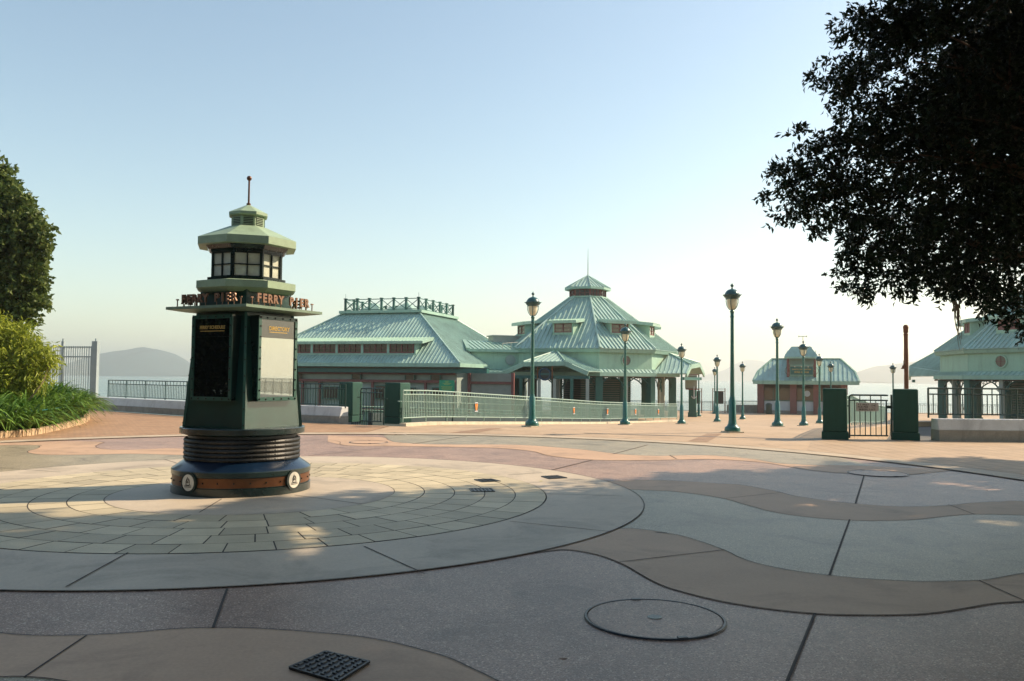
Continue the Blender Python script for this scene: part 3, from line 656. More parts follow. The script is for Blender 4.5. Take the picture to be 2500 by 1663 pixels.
# notice cases on the four faces
cases = []
for k in range(4):
    th = -PI / 4 + k * PI / 2; n = Vector((math.cos(th), math.sin(th), 0)); t = Vector((-n.y, n.x, 0)); z0, z1, w = 1.215, 2.345, .375; fr_o = .61
    def P(u, z, o=fr_o): return n * o + t * u + Vector((0, 0, z))
    mb = MB(); mb.loft([P(-w, z0, .46), P(w, z0, .46), P(w, z0), P(-w, z0)], [P(-w, z1, .44), P(w, z1, .44), P(w, z1), P(-w, z1)])
    box = mb.build('notice_case', 'kiosk', kiosk, smooth=False)
    fr = MB(); rv = MB()
    for (u0, v0), (u1, v1) in (((-w, z0), (w, z0)), ((-w, z1), (w, z1)), ((-w, z0), (-w, z1)), ((w, z0), (w, z1))):
        fr.beam(P(u0 * .952, v0 + (.024 if v0 == z0 else -.024), fr_o + .008), P(u1 * .952, v1 + (.024 if v1 == z0 else -.024), fr_o + .008), .05, .018, n) if u0 == u1 else \
            fr.beam(P(-w, v0 + (.024 if v0 == z0 else -.024), fr_o + .0085), P(w, v1 + (.024 if v1 == z0 else -.024), fr_o + .0085), .05, .018, n)
        for i in range(6 if v0 == v1 else 9):
            s = i / (5 if v0 == v1 else 8); rv.sphere(P(u0 + (u1 - u0) * s - .024 * (1 if u0 + (u1 - u0) * s > 0 else -1) * (1 if u0 == u1 else (1 if s in (0, 1) else 0)), v0 + (v1 - v0) * s + (.024 if v0 == z0 and (v0 == v1 or s == 0) else (-.024 if (v0 + (v1 - v0) * s) == z1 else 0)), fr_o + .02), .013, 8)
    fr.build('case_frame', 'frame', box, smooth=False); rv.build('rivet_row', 'rivet', box)
    gl = MB().quad(P(-w + .05, z0 + .05, fr_o + .004), P(w - .05, z0 + .05, fr_o + .004), P(w - .05, z1 - .29, fr_o + .004), P(-w + .05, z1 - .29, fr_o + .004))
    hd = MB().quad(P(-w + .05, z1 - .287, fr_o + .004), P(w - .05, z1 - .287, fr_o + .004), P(w - .05, z1 - .05, fr_o + .004), P(-w + .05, z1 - .05, fr_o + .004))
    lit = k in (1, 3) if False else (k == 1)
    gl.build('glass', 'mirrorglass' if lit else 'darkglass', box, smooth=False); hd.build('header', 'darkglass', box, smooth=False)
    tm = wall_mat4(P(.02 if lit else 0, z1 - .165, fr_o + .006), t, (0, 0, 1))
    text_obj('title', 'DIRECTORY' if k in (1, 3) else 'FERRY SCHEDULE', 'gold', box, .074 if lit else .060, tm, .002, .002)
    ln = MB(); hw = .175 if lit else .225; ln.beam(P(-hw, z1 - .213, fr_o + .007), P(hw, z1 - .213, fr_o + .007), .010, .004, n); ln.build('underline', 'gold', box)
# round badges with a sailing ship on waves
for k in range(4):
    th = PI / 4 + k * PI / 2; n = Vector((math.cos(th), math.sin(th), 0)); t = Vector((-n.y, n.x, 0)); zc = .175
    def Q(u, v, o): return n * o + t * u + Vector((0, 0, zc + v))
    def disc(r, o0, o1, m=36): return MB().loft([Q(r * math.cos(2 * PI * i / m), r * math.sin(2 * PI * i / m), o0) for i in range(m)], [Q(r * math.cos(2 * PI * i / m), r * math.sin(2 * PI * i / m), o1) for i in range(m)])
    rim = disc(.135, .86, .958).build('badge_rim', 'kiosk', kiosk)
    fc = disc(.105, .95, .964).build('badge_face', 'badge', rim)
    ink = MB(); o_ = .966
    def stroke(pts, r=.0035): ink.tube([Q(u, v, o_) for u, v in pts], r, 5)
    stroke([(-.03, -.015), (-.036, .015), (-.022, .045), (-.006, .068)]); stroke([(-.03, -.015), (-.022, .02), (-.006, .068)], .005)
    stroke([(-.012, .0), (.005, .028), (.026, .034), (.03, .01), (.026, -.012)], .0045); stroke([(-.01, -.008), (.006, .012), (.024, .008)], .004)
    stroke([(.0, .040), (.012, .052), (.024, .038)], .005); stroke([(-.04, -.018), (-.02, -.03), (.02, -.03), (.04, -.016)], .0045)
    for v, h in ((-.042, .008), (-.058, .007)):
        stroke([(-.06 + .004 * i, v + h * abs(math.sin(i * .62))) for i in range(31)], .003)
    ink.build('ship_emblem', 'ink', rim)

# ================================================================== LAMP POSTS
def lamp_proto():
    r = thing('street_lamp', 'lamp', 'street lamp', group='green street lamps lining the walkway')
    MB().box((0, 0, .02), (.50, .50, .04)).build('footing', 'kerb', r)
    MB().lathe([(.235, .04), (.235, .09), (.225, .15), (.215, .17), (.165, .20), (.145, .24), (.125, .28), (.118, .36), (.112, .38), (.105, .98), (.092, 1.0), (.088, 1.03), (.08, 1.05), (.08, 1.08), (.072, 1.10)], 24).build('pole_base', 'lampgreen', r)
    MB().lathe([(.068, 1.10), (.056, 2.4), (.052, 3.50), (.062, 3.51), (.062, 3.55), (.052, 3.57), (.056, 3.66), (.072, 3.69), (.05, 3.72), (.045, 3.745)], 20).build('pole', 'lampgreen', r)
    cage = MB()
    for k in range(4):
        a = PI / 4 + k * PI / 2; c, s = math.cos(a), math.sin(a)
        cage.tube([(c * q, s * q, z) for q, z in ((.05, 3.735), (.10, 3.77), (.15, 3.85), (.178, 3.95), (.185, 4.08))], .0125, 6)
    cage.build('cage', 'lampdark', r)
    MB().lathe([(.03, 3.745), (.08, 3.77), (.125, 3.84), (.15, 3.93), (.158, 4.08)], 24, cap=False).build('globe', 'lampglass', r)
    pts = MB(); cap = pts.lathe([(.165, 4.06), (.20, 4.07), (.20, 4.10), (.235, 4.13), (.245, 4.18), (.265, 4.195), (.262, 4.205), (.225, 4.21), (.215, 4.25), (.18, 4.31), (.125, 4.355), (.05, 4.38), (.022, 4.385), (.022, 4.40)], 28)
    for k in range(8):
        a = k * PI / 4; c, s = math.cos(a), math.sin(a); pts.loft([(c * .24 - s * .03, s * .24 + c * .03, 4.15), (c * .24 + s * .03, s * .24 - c * .03, 4.15), (c * .25, s * .25, 4.19)], [(c * .30 - s * .006, s * .30 + c * .006, 4.205), (c * .30 + s * .006, s * .30 - c * .006, 4.205), (c * .298, s * .298, 4.212)])
    pts.build('cap', 'lampdark', r)
    MB().lathe([(.022, 4.38), (.03, 4.41), (.015, 4.43), (.03, 4.445)], 14).sphere((0, 0, 4.485), .052, 14).lathe([(.012, 4.53), (.002, 4.59)], 8).build('finial', 'lampdark', r)
    return r
LAMPS = [(1786, 25.4, 'tallest green street lamp standing alone nearest the walkway mouth'), (1297, 28.1, 'green street lamp in front of the porch with the round blue sign'),
         (1524, 37.4, 'green street lamp in front of the round window of the octagonal pavilion'), (1896, 35.0, 'second lamp of the right row, just left of the ticket booth roof'),
         (1662, 47.0, 'green street lamp beside the far end of the pale ramp railing'), (1960, 44.6, 'green street lamp standing before the hanging sign of the ticket booth'),
         (2000, 54.4, 'green street lamp overlapping the right end of the booth sign'), (1750, 56.5, 'green street lamp in front of the notice board at the sea railing'),
         (2028, 64.0, 'green street lamp rising above the left dark gate pillar'), (1812, 65.6, 'slim distant lamp alone before the sea left of the ticket booth'),
         (1705, 73.0, 'distant street lamp under the pavilion gable beside the hanging sign'), (1744, 81.0, 'most distant lamp, half hidden behind another lamp by the notice board'),
         (2180, 66.0, 'distant street lamp seen over the gate with the grey sign'), (27, 27.5, 'street lamp half buried in the foliage of the broad leaved tree')]
lp0 = lamp_proto()
for i, (px, Y, lab) in enumerate(LAMPS):
    p = at(px + (2.0 if Y < 50 else 1), 1000, Y); z = zg(Y) if px > 900 else 0.0
    if px == 27: z = -.35
    if i == 0: lp0.location = (p.x, Y, z); lp0['label'] = lab; lp0.rotation_euler = (0, 0, .3)
    else: copy_thing(lp0, (p.x, Y, z), .3 + .4 * i, lab)
# ================================================================== FERRY HALL (hipped roof, left)
E0 = at(1122, 900, 60); RH = math.atan2(-.31, .95)
hall = thing('ferry_hall', 'long pier hall with hipped mint metal roof, clerestory dormer and cross braced roof railing', 'building', (E0.x, 60, DECK), RH)
H = -DECK                                      # eye-level zero of the plaza in hall heights
ez, tz = H + 2.58, H + 6.87
ea = [(-18.8, 0), (0, 0), (0, 19.5), (-18.8, 19.5)]; ta = [(-12.75, 6.05), (-6.05, 6.05), (-6.05, 13.45), (-12.75, 13.45)]
rf = MB()
for i in range(4):
    j = (i + 1) % 4; rf.seam_roof([(*ea[i], ez), (*ea[j], ez), (*ta[j], tz), (*ta[i], tz)], .30, .03, .04)
ro = rf.build('roof', 'roof', hall, smooth=False)
for i in range(4): MB().tube([(*ea[i], ez + .04), (*ta[i], tz + .06)], .07, 6).build('hip_cap', 'roof', ro)
mb = MB()
for i in range(4):
    j = (i + 1) % 4; mb.beam((*ea[i], ez - .12), (*ea[j], ez - .12), .08, .27)
mb.build('fascia', 'trim', hall, smooth=False)
MB().box((-9.4, 9.75, ez - .33), (18.4, 19.1, .05)).build('soffit', 'soffit', hall, smooth=False)
x0, x1, y0, y1 = -13.1, -5.7, 5.7, 13.8
mb = MB()
for a, b in (((x0, y0), (x1, y0)), ((x1, y0), (x1, y1)), ((x1, y1), (x0, y1)), ((x0, y1), (x0, y0))): mb.beam((*a, tz + .05), (*b, tz + .05), .14, .22)
mb.box(((x0 + x1) / 2, (y0 + y1) / 2, tz + .06), (x1 - x0 - .2, y1 - y0 - .2, .06)); mb.build('roof_curb', 'trim', hall, smooth=False)
x0 += .35; x1 -= .35; y0 += .35; y1 -= .35
rails = MB(); rz0, rz1 = tz + .16, tz + 1.15
def xpanel(p, q, n):
    for k in range(n + 1):
        c = Vector(p).lerp(Vector(q), k / n); rails.box((c.x, c.y, (rz0 + rz1) / 2), (.16, .16, rz1 - rz0)); rails.box((c.x, c.y, rz1 + .04), (.24, .24, .07))
    for k in range(n):
        a, b = Vector(p).lerp(Vector(q), k / n), Vector(p).lerp(Vector(q), (k + 1) / n)
        for u, v in ((rz0 + .1, rz1 - .06), (rz1 - .06, rz0 + .1)): rails.beam((a.x, a.y, u), (b.x, b.y, v), .05)
        for z in (rz0 + .1, rz1 - .03): rails.beam((a.x, a.y, z), (b.x, b.y, z), .06)
xpanel((x0, y0, 0), (x1, y0, 0), 6); xpanel((x1, y0, 0), (x1, y1, 0), 5); xpanel((x0, y1, 0), (x1, y1, 0), 6); xpanel((x0, y0, 0), (x0, y1, 0), 5)
rails.build('roof_railing', 'column', hall, smooth=False)
for cx, cy in ((-11, 8), (-8, 8), (-11, 11.4), (-8, 11.4)):
    MB().loft([(cx - 1.2, cy - 1.2, tz + .1), (cx + 1.2, cy - 1.2, tz + .1), (cx + 1.2, cy + 1.2, tz + .1), (cx - 1.2, cy + 1.2, tz + .1)], [(cx + a * .05, cy + b * .05, tz + 1.0) for a, b in ((-1, -1), (1, -1), (1, 1), (-1, 1))]).build('skylight', 'roofl', hall, smooth=False)
for cx, cy in ((x0, y0), (x1, y0)): MB().tube([(cx, cy, rz1), (cx, cy, rz1 + .45)], .015, 5).build('lightning_rod', 'column', hall)
# clerestory dormer on the front slope
sl = (tz - ez) / 6.05; yd = .92; zd = ez + sl * yd
dm = MB(); xa, xb = -14.9, -3.95; zt = zd + 1.0
yk = (zt + .12 - ez) / sl
for x in (xa, xb): dm.loft([(x - .06, yd, zd - .02), (x - .06, yd, zt), (x - .06, yk, zt + .1)], [(x + .06, yd, zd - .02), (x + .06, yd, zt), (x + .06, yk, zt + .1)])
for z, h in ((zd + .05, .12), (zt - .09, .22)): dm.beam((xa, yd, z), (xb, yd, z), .12, h)
do = dm.build('dormer', 'trim', hall, smooth=False)
MB().seam_roof([(xa - .55, yd - .35, zt + .02), (xb + .75, yd - .35, zt + .02), (xb + .75, yk + .5, zt + .42), (xa - .55, yk + .5, zt + .42)], .3, .03, .03, .20).build('dormer_roof', 'roofl', do, smooth=False)
nb = 5; wv = (xb - xa) / nb
for k in range(nb):
    a = xa + wv * k + .14; b = a + wv - .28
    MB().box(((a + b) / 2, yd + .04, zd + .50), (b - a, .05, .66)).build('window', 'window', do, smooth=False)
    fr = MB()
    for t in (0, .25, .5, .75, 1): fr.beam((a + (b - a) * t, yd - .01, zd + .16), (a + (b - a) * t, yd - .01, zd + .84), .09 if t in (0, .5, 1) else .03, .06, (0, 1, 0))
    for h in (.17, .5, .83): fr.beam((a, yd - .012, zd + h), (b, yd - .012, zd + h), .05 if h != .5 else .03, .09 if h != .5 else .03)
    fr.build('window_frame', 'redwood', do, smooth=False)
    if k: MB().box((xa + wv * k, yd - .02, zd + .5), (.2, .12, .76)).build('mullion', 'trim', do, smooth=False)
# walls below the eave
MB().beam((-18.3, .75, ez - .52), (1.9, .75, ez - .52), .5, .34).build('eave_beam', 'teal', hall, smooth=False)
wy = 1.15
MB().box((-9.4, 10.4, (ez - .36) / 2), (17.2, 18.2 - .4, ez - .36)).build('wall', 'greywall', hall, smooth=False)
wf = .95 + .30
tb = MB()
for z, h in ((H + 1.86, .22), (H + 1.25, .20), (H - .95, .2)): tb.beam((-18.0, wf, z), (-.85, wf, z), .18, h)
for x in (-17.9, -16.1, -15.4, -13.7, -12.2, -9.9, -7.6, -5.4, -3.2, -.95): tb.box((x, wf - .003, (H + 1.8) / 2 - .4), (.17, .17, H + 1.7))
tb.build('timber_frame', 'redwood', hall, smooth=False)
for xx, zz, w, h in ((-9.0, H + 1.55, .75, .42), (-4.5, H + 1.55, .75, .42), (-2.4, H + 1.5, .75, .5), (-6.6, H + .4, 1.5, 1.0), (-2.2, H + .35, .9, .9), (-11.2, H + .3, 1.4, .9), (-4.4, H + .3, .7, .9)):
    wn = MB().box((xx, wf + .06, zz), (w, .12, h)).build('window', 'window', hall, smooth=False)
    f = MB()
    for s in (-1, 1): f.box((xx + s * w / 2, wf + .03, zz), (.06, .14, h + .06)); f.box((xx, wf + .032, zz + s * h / 2), (w, .14, .06))
    f.build('frame', 'column', wn, smooth=False)
lv = MB()
for k in range(9): lv.beam((-15.3, wf - .02, H + 1.32 + k * .055), (-13.8, wf - .02, H + 1.32 + k * .055), .1, .03)
lv.build('louvre_vent', 'soffit', hall, smooth=False)
# shuttered bay under the linking roof at the right end
MB().box((1.75, 2.0, (H + 1.9) / 2), (3.5, .2, H + 1.9)).build('shutter', 'shutter', hall, smooth=False)
sb = MB()
for x in (.05, 3.45): sb.box((x, 1.85, (H + 1.95) / 2), (.2, .2, H + 1.95))
sb.beam((0, 1.83, H + 1.2), (3.5, 1.83, H + 1.2), .16, .18)
sb.build('shutter_frame', 'redwood', hall, smooth=False)

# ================================================================== OCTAGONAL PAVILIONS
def lerp(a, b, t): return Vector(a).lerp(Vector(b), t)
def pavilion(name, label, centre, corners, porch1, porch2, mirror=False, link=None):
    """corners A,B,C,D in plaza coordinates (z from eye-level zero); everything stored relative to the centre"""
    root = thing(name, label, 'building', (centre.x, centre.y, DECK))
    c0 = Vector((centre.x, centre.y, 0))
    def L(p): p = Vector(p); return Vector((p.x - c0.x, p.y - c0.y, p.z - DECK))
    K = [Vector((p.x - c0.x, p.y - c0.y, 0)) for p in corners]; K += [-p for p in K]      # eight corners
    def ringz(s, z): return [Vector((p.x * s, p.y * s, z - DECK)) for p in K]
    n8 = 8
    EZ, TZ, RS = 3.93, 8.55, .205
    e, t = ringz(1.045, EZ), ringz(RS, TZ)
    rf = MB(); hp = []
    for i in range(n8):
        j = (i + 1) % n8; rf.seam_roof([e[i], e[j], t[j], t[i]], .36, .05, .07); hp.append(MB().tube([e[i] + Vector((0, 0, .05)), t[i] + Vector((0, 0, .05))], .085, 6))
    ro = rf.build('roof', 'roof', root, smooth=False); [q.build('hip_cap', 'roof', ro) for q in hp]
    # lantern
    w0, w1 = ringz(RS * .98, TZ - .1), ringz(RS * .98, TZ + .72)
    MB().loft(w0, w1).build('lantern', 'window', root, smooth=False)
    fr = MB()
    for i in range(n8):
        j = (i + 1) % n8
        for s in (0, .33, .66): a = lerp(w0[i], w0[j], s); fr.beam(a, a + Vector((0, 0, .8)), .16 if s == 0 else .07, .08)
        for h in (.14, .42, .74): fr.beam(w0[i] + Vector((0, 0, h)), w0[j] + Vector((0, 0, h)), .06, .10 if h != .42 else .04)
    fr.build('lantern_frame', 'redwood', root, smooth=False)
    MB().loft(ringz(RS * 1.10, TZ - .06), ringz(RS * 1.10, TZ + .06)).build('lantern_sill', 'trim', root, smooth=False)
    c1, c2 = ringz(.262, TZ + .82), Vector((0, 0, TZ + 1.95 - DECK)); cp_ = MB(); ch = []
    for i in range(n8): cp_.seam_roof([c1[i], c1[(i + 1) % n8], c2], .30, .045, .05); ch.append(MB().tube([c1[i] + Vector((0, 0, .03)), c2 + Vector((0, 0, .03))], .05, 5))
    co_ = cp_.build('cap_roof', 'roof', root, smooth=False); [q.build('hip_cap', 'roof', co_) for q in ch]
    MB().loft(ringz(.265, TZ + .64), ringz(.265, TZ + .80)).build('cap_fascia', 'trim', root, smooth=False)
    MB().tube([c2 - Vector((0, 0, .1)), c2 + Vector((0, 0, 1.1)), c2 + Vector((0, 0, 2.4))], [.05, .035, .012], 6).build('mast', 'palepost', root)
    # drum wall and fascias
    MB().loft(ringz(.99, 2.0), ringz(.99, 3.80), False).build('drum_wall', 'mint', root, smooth=False)
    MB().loft(ringz(1.03, 3.62), ringz(1.045, 3.86)).build('eave_fascia', 'trim', root, smooth=False)
    sk = MB()
    for i in range(n8): j = (i + 1) % n8; a, b = ringz(.992, 2.34), ringz(1.05, 2.07); sk.seam_roof([b[i], b[j], a[j], a[i]], .36, .04, .05, .05)
    sk.build('skirt_roof', 'roof', root, smooth=False)
    MB().loft(ringz(1.055, 1.78), ringz(1.055, 2.05)).build('beam', 'trim', root, smooth=False)
    MB().loft(ringz(1.0, 1.70), ringz(1.0, 1.775)).build('soffit', 'soffit', root, smooth=False)
    # dormers on every roof face
    for i in range(n8):
        j = (i + 1) % n8; em, tm = (e[i] + e[j]) / 2, (t[i] + t[j]) / 2; side = (e[j] - e[i]).normalized()
        out = (em - tm); out.z = 0; out.normalize(); side = Vector((-out.y, out.x, 0))
        p = lerp(em, tm, .235); dz = p.z; w = .80; hh = 1.15; rise = (tm.z - em.z) / (em - tm).xy.length; back = (hh + .12) / rise
        if (e[j] - e[i]).length < 3.2: w = .6
        def D(u, v, z): return p + side * u + out * v + Vector((0, 0, z))
        db = MB()
        for s in (-1, 1): db.loft([D(s * w - .06, 0, -.05), D(s * w - .06, 0, hh), D(s * w - .06, -back, hh)], [D(s * w + .06, 0, -.05), D(s * w + .06, 0, hh), D(s * w + .06, -back, hh)])
        db.loft([D(-w, 0, -.05), D(w, 0, -.05), D(w, -.08, -.05), D(-w, -.08, -.05)], [D(-w, 0, .22), D(w, 0, .22), D(w, -.08, .22), D(-w, -.08, .22)])
        db.loft([D(-w, .002, .95), D(w, .002, .95), D(w, -.08, .95), D(-w, -.08, .95)], [D(-w, .002, hh), D(w, .002, hh), D(w, -.08, hh), D(-w, -.08, hh)])
        do = db.build('dormer', 'mint', root, smooth=False)
        MB().seam_roof([D(-w - .45, .4, hh + .02), D(w + .45, .4, hh + .02), D(w + .45, -back - .5, hh + .30), D(-w - .45, -back - .5, hh + .30)], .36, .045, .04, .22).build('dormer_roof', 'roofl', do, smooth=False)
        MB().loft([D(-w, -.05, .2), D(w, -.05, .2), D(w, -.09, .2), D(-w, -.09, .2)], [D(-w, -.05, .97), D(w, -.05, .97), D(w, -.09, .97), D(-w, -.09, .97)]).build('window', 'pinkred' if mirror else 'winbrown', do, smooth=False)
        wf_ = MB()
        for u in (-w + .08, 0, w - .08): wf_.beam(D(u, -.03, .2), D(u, -.03, .97), .09, .05, out)
        for z in (.25, .58, .92): wf_.beam(D(-w, -.028, z), D(w, -.028, z), .04, .09 if z != .58 else .04)
        wf_.build('window_frame', 'redwood', do, smooth=False)
    # columns, brackets
    zb = 0.0; zt = 1.75 - DECK; floor = 0
    pts = []
    for i in range(n8):
        j = (i + 1) % n8; pts.append((K[i] * .97, 1)); 
        if (K[j] - K[i]).length > 4: pts.append(((K[i] + K[j]) / 2 * .985, 0))
    for q, big in pts:
        a = math.atan2(q.y, q.x); w = .55 if big else .26
        col = MB().box((q.x, q.y, zt / 2), (w, w, zt), a).box((q.x, q.y, .25), (w + .12, w + .12, .5), a); col.build('column', 'column' if big else 'palepost', root, smooth=False)
    for q in ((.35, .35), (-.35, .35), (.35, -.35), (-.35, -.35)):
        x, y = (K[1] * q[0] + K[3] * q[1])[:2]; MB().box((x, y, zt / 2), (.5, .5, zt)).build('column', 'column', root, smooth=False)
    for i in range(n8):
        j = (i + 1) % n8; P, Q = K[i] * .975, K[j] * .975; d = (Q - P); n = d.length; d.normalize(); br = MB(); r = min(1.5, n * .25)
        mids = [(P, Q)] if n <= 4 else [(P, (P + Q) / 2), ((P + Q) / 2, Q)]
        for a, b in mids:
            ll = (b - a).length; r = ll / 2 - .2; zc = zt - r * .95
            cc = (a + b) / 2
            br.tube([cc + d * (r * math.cos(PI * k / 16)) + Vector((0, 0, zc + r * .9 * math.sin(PI * k / 16))) for k in range(17)], .05, 6)
            for s in (-1, 1):
                for u, z, q_ in ((.86, .74, .20), (.62, .86, .12), (.90, .38, .12)):
                    o = cc + d * s * r * (u + .02) + Vector((0, 0, zt - r + r * z)); br.tube([o + d * q_ * math.cos(2 * PI * k / 12) + Vector((0, 0, q_ * math.sin(2 * PI * k / 12))) for k in range(12)], .03, 5, True)
        br.build('arch_bracket', 'teal', root)
    # round windows
    for i in (1, 7):
        j = (i + 1) % n8; m = (K[i] + K[j]) / 2 * .99; out = m.normalized(); d = (K[j] - K[i]).normalized(); out = Vector((d.y, -d.x, 0)); out = out if out.dot(m) > 0 else -out
        cz = 3.02 - DECK; f = lambda r, o: [m + out * o + d * (r * math.cos(2 * PI * k / 32)) + Vector((0, 0, cz + r * 1.0 * math.sin(2 * PI * k / 32))) for k in range(32)]
        rw = MB().loft(f(.42, -.02), f(.42, .04)).build('round_window', 'winround', root, smooth=False)
        MB().tube(f(.43, .05), .06, 6, True).build('window_rim', 'mint', rw)
        gl = MB(); gl.beam(m + out * .06 + Vector((0, 0, cz - .4)), m + out * .06 + Vector((0, 0, cz + .4)), .03); gl.beam(m + out * .06 - d * .4 + Vector((0, 0, cz)), m + out * .06 + d * .4 + Vector((0, 0, cz)), .03); gl.build('glazing_bar', 'redwood', rw)
    # porches
    for pn_, (F1, F2, F3, F4, Rg, Wl, Wr) in enumerate((porch1, porch2)):
        F1, F2, F3, F4, Rg, Wl, Wr = map(L, (F1, F2, F3, F4, Rg, Wl, Wr)); pr = MB()
        pr.seam_roof([F2, F3, Rg], .36, .045, .05)
        for tri in ([Wl, F1, F2], [Wl, F2, Rg], [F3, F4, Wr], [F3, Wr, Rg]): pr.seam_roof(tri, .36, .045, .05)
        po = pr.build('porch_roof', 'roof', root, smooth=False)
        for a, b in ((F2, Rg), (F3, Rg)): MB().tube([a + Vector((0, 0, .04)), b + Vector((0, 0, .04))], .075, 6).build('hip_cap', 'roofl', po)
        fa = MB(); dn = Vector((0, 0, -.17))
        for a, b in ((F1, F2), (F2, F3), (F3, F4)): fa.beam(a + dn, b + dn, .12, .32)
        fa.build('porch_fascia', 'trim', root, smooth=False)
        n = (F4 - F1).cross(Vector((0, 0, 1))).normalized(); n = n if n.dot(F1 + F4) > 0 else -n
        tb_ = MB(); b0, b1 = F1 - n * .3, F4 - n * .3; b0.z = b1.z = F1.z - .42; tb_.beam(b0, b1, .2, .24); tb_.build('tie_beam', 'teal', root, smooth=False)
        for s in ((.02, .20, .42, .60, .80, .98) if pn_ == 0 else ()):
            q = lerp(b0, b1, s); MB().box((q.x, q.y, (b0.z - .1) / 2), (.24, .24, b0.z - .1)).build('post', 'palepost' if s not in (.2, .8) else 'column', root, smooth=False)
    MB().box((.9, 1.2, 1.7), (4.6, 4.2, 3.4), .3).build('dark_core', 'column', root, smooth=False)  # dark box added to block the bright view through, so the interior reads dark
    iw = MB()
    for k in range(16): iw.box((.9, 1.2, .4 + k * .19), (4.72, 4.32, .05), .3)
    iw.build('louvres', 'shutter', root, smooth=False)
    if link:
        link(root, L)
    # back wall with louvred shutters, inside at the far side
    return root
# main pavilion
cM = at(1434, 920, 72)
cor = [at(1264, 900, 66.6), at(1463, 900, 64.2), at(1593, 900, 66.6), at(1648, 900, 72)]
def on_plane(px, py, p0, n):
    d = ray(px, py); o = Vector((0, 0, EYE)); t = (Vector(p0) - o).dot(n) / d.dot(n); return o + d * t
ab = (cor[1] - cor[0]); ab.z = 0; ab.normalize(); nab = Vector((ab.y, -ab.x, 0))
p0 = (cor[0] + cor[1]) / 2 + nab * 3.2
pf = [on_plane(px, py, p0, nab) for px, py in ((1228, 906.5), (1277.6, 884.5), (1379, 882), (1436, 906.5))]
m1 = (cor[0] + cor[1]) / 2 + nab * .02
porch1 = (*pf, on_plane(1359, 857.5, m1, nab), on_plane(1236, 906, m1, nab), on_plane(1470, 907, m1, nab))
g1, g4 = at(1676, 913, 65.6), at(1719, 914, 73.0)
gd = (g4 - g1); gd.z = 0; gn = Vector((gd.y, -gd.x, 0)).normalized()
pg = [on_plane(px, py, g1, gn) for px, py in ((1676, 911.5), (1686.5, 890.5), (1708, 887), (1719, 912))]
cd = (cor[3] - cor[2]); cd.z = 0; cd.normalize(); ncd = Vector((cd.y, -cd.x, 0))
porch2 = (*pg, at(1634, 864.0, 69.8), cor[2] + Vector((.05, -.1, 0)), cor[3] + Vector((.1, .3, 0)))
porch2[5].z = 2.05; porch2[6].z = 2.05
def link_main(root, L):
    a, b = at(1150, 900, 65.5), at(1272, 900, 66.8)
    a.z = b.z = 0
    d = (b - a).normalized(); n = Vector((-d.y, d.x, 0)); 
    def P(s, v, z): q = a.lerp(b, s) + n * v; q.z = z; return L(q)
    MB().loft([P(0, 0, 2.0), P(1, 0, 2.0), P(1, 3, 2.0), P(0, 3, 2.0)], [P(0, 0, 3.72), P(1, 0, 3.72), P(1, 3, 3.72), P(0, 3, 3.72)]).build('link_wall', 'mint', root, smooth=False)
    lr = MB(); lr.seam_roof([P(-.08, -.35, 3.83), P(1, -.35, 3.83), P(1, 3, 4.62), P(.05, 3, 4.62)], .36, .05, .06); lo = lr.build('link_roof', 'roofl', root, smooth=False)
    f = MB(); f.beam(P(-.08, -.35, 3.72), P(1, -.35, 3.72), .08, .22); f.beam(P(-.08, -.35, 3.80), P(.05, 3, 4.60), .28, .2); f.build('link_fascia', 'trim', root, smooth=False)
    cn = MB(); cn.seam_roof([P(-.12, -2.6, 2.06), P(1, -2.6, 2.06), P(1, 0, 2.22), P(-.12, 0, 2.22)], .36, .04, .05, .1); cn.build('link_canopy', 'roof', root, smooth=False)
    f = MB(); f.beam(P(-.12, -2.62, 1.92), P(1, -2.62, 1.92), .1, .26); f.build('canopy_fascia', 'trim', root, smooth=False)
    for s in (.35, .62, .97): q = P(s, -2.4, 0); MB().box((q.x, q.y, 1.8), (.24, .24, 3.5)).build('post', 'palepost', root, smooth=False)
    for s, v in ((.5, .5), (.75, 1), (.95, .2)): q = P(s, v, 0); MB().box((q.x, q.y, 1.85), (.6, .6, 3.6)).build('column', 'column', root, smooth=False)
    rw = P(.78, -.02, 3.0)
    dd = Vector((d.x, d.y, 0)); ww = MB().loft([rw + dd * .42 * math.cos(2 * PI * k / 28) + Vector((0, 0, .42 * math.sin(2 * PI * k / 28))) for k in range(28)], [rw - Vector((n.x, n.y, 0)) * .05 + dd * .42 * math.cos(2 * PI * k / 28) + Vector((0, 0, .42 * math.sin(2 * PI * k / 28))) for k in range(28)]).build('round_window', 'greywall', root, smooth=False)
    hv = MB(); q = P(.88, 3.2, 4.75); hv.box((q.x, q.y, q.z), (2.2, 1.4, .5), math.atan2(d.y, d.x)); hv.box((q.x, q.y, q.z + .3), (2.5, 1.6, .1), math.atan2(d.y, d.x)); hv.build('roof_vent', 'palepost', root, smooth=False)
    hr = MB(); hr.tube([P(.6, -.2, 4.3), P(.98, .4, 4.45)], .03, 5); hr.tube([P(.6, -.2, 3.9), P(.6, -.2, 4.3)], .025, 5); hr.tube([P(.8, .1, 3.95), P(.8, .1, 4.38)], .025, 5); hr.build('roof_handrail', 'palepost', root)
pavM = pavilion('octagonal_pavilion', 'octagonal pavilion with steep mint metal roof, dormers and mast, standing between hall and ticket booth', cM, cor, porch1, porch2, link=link_main)
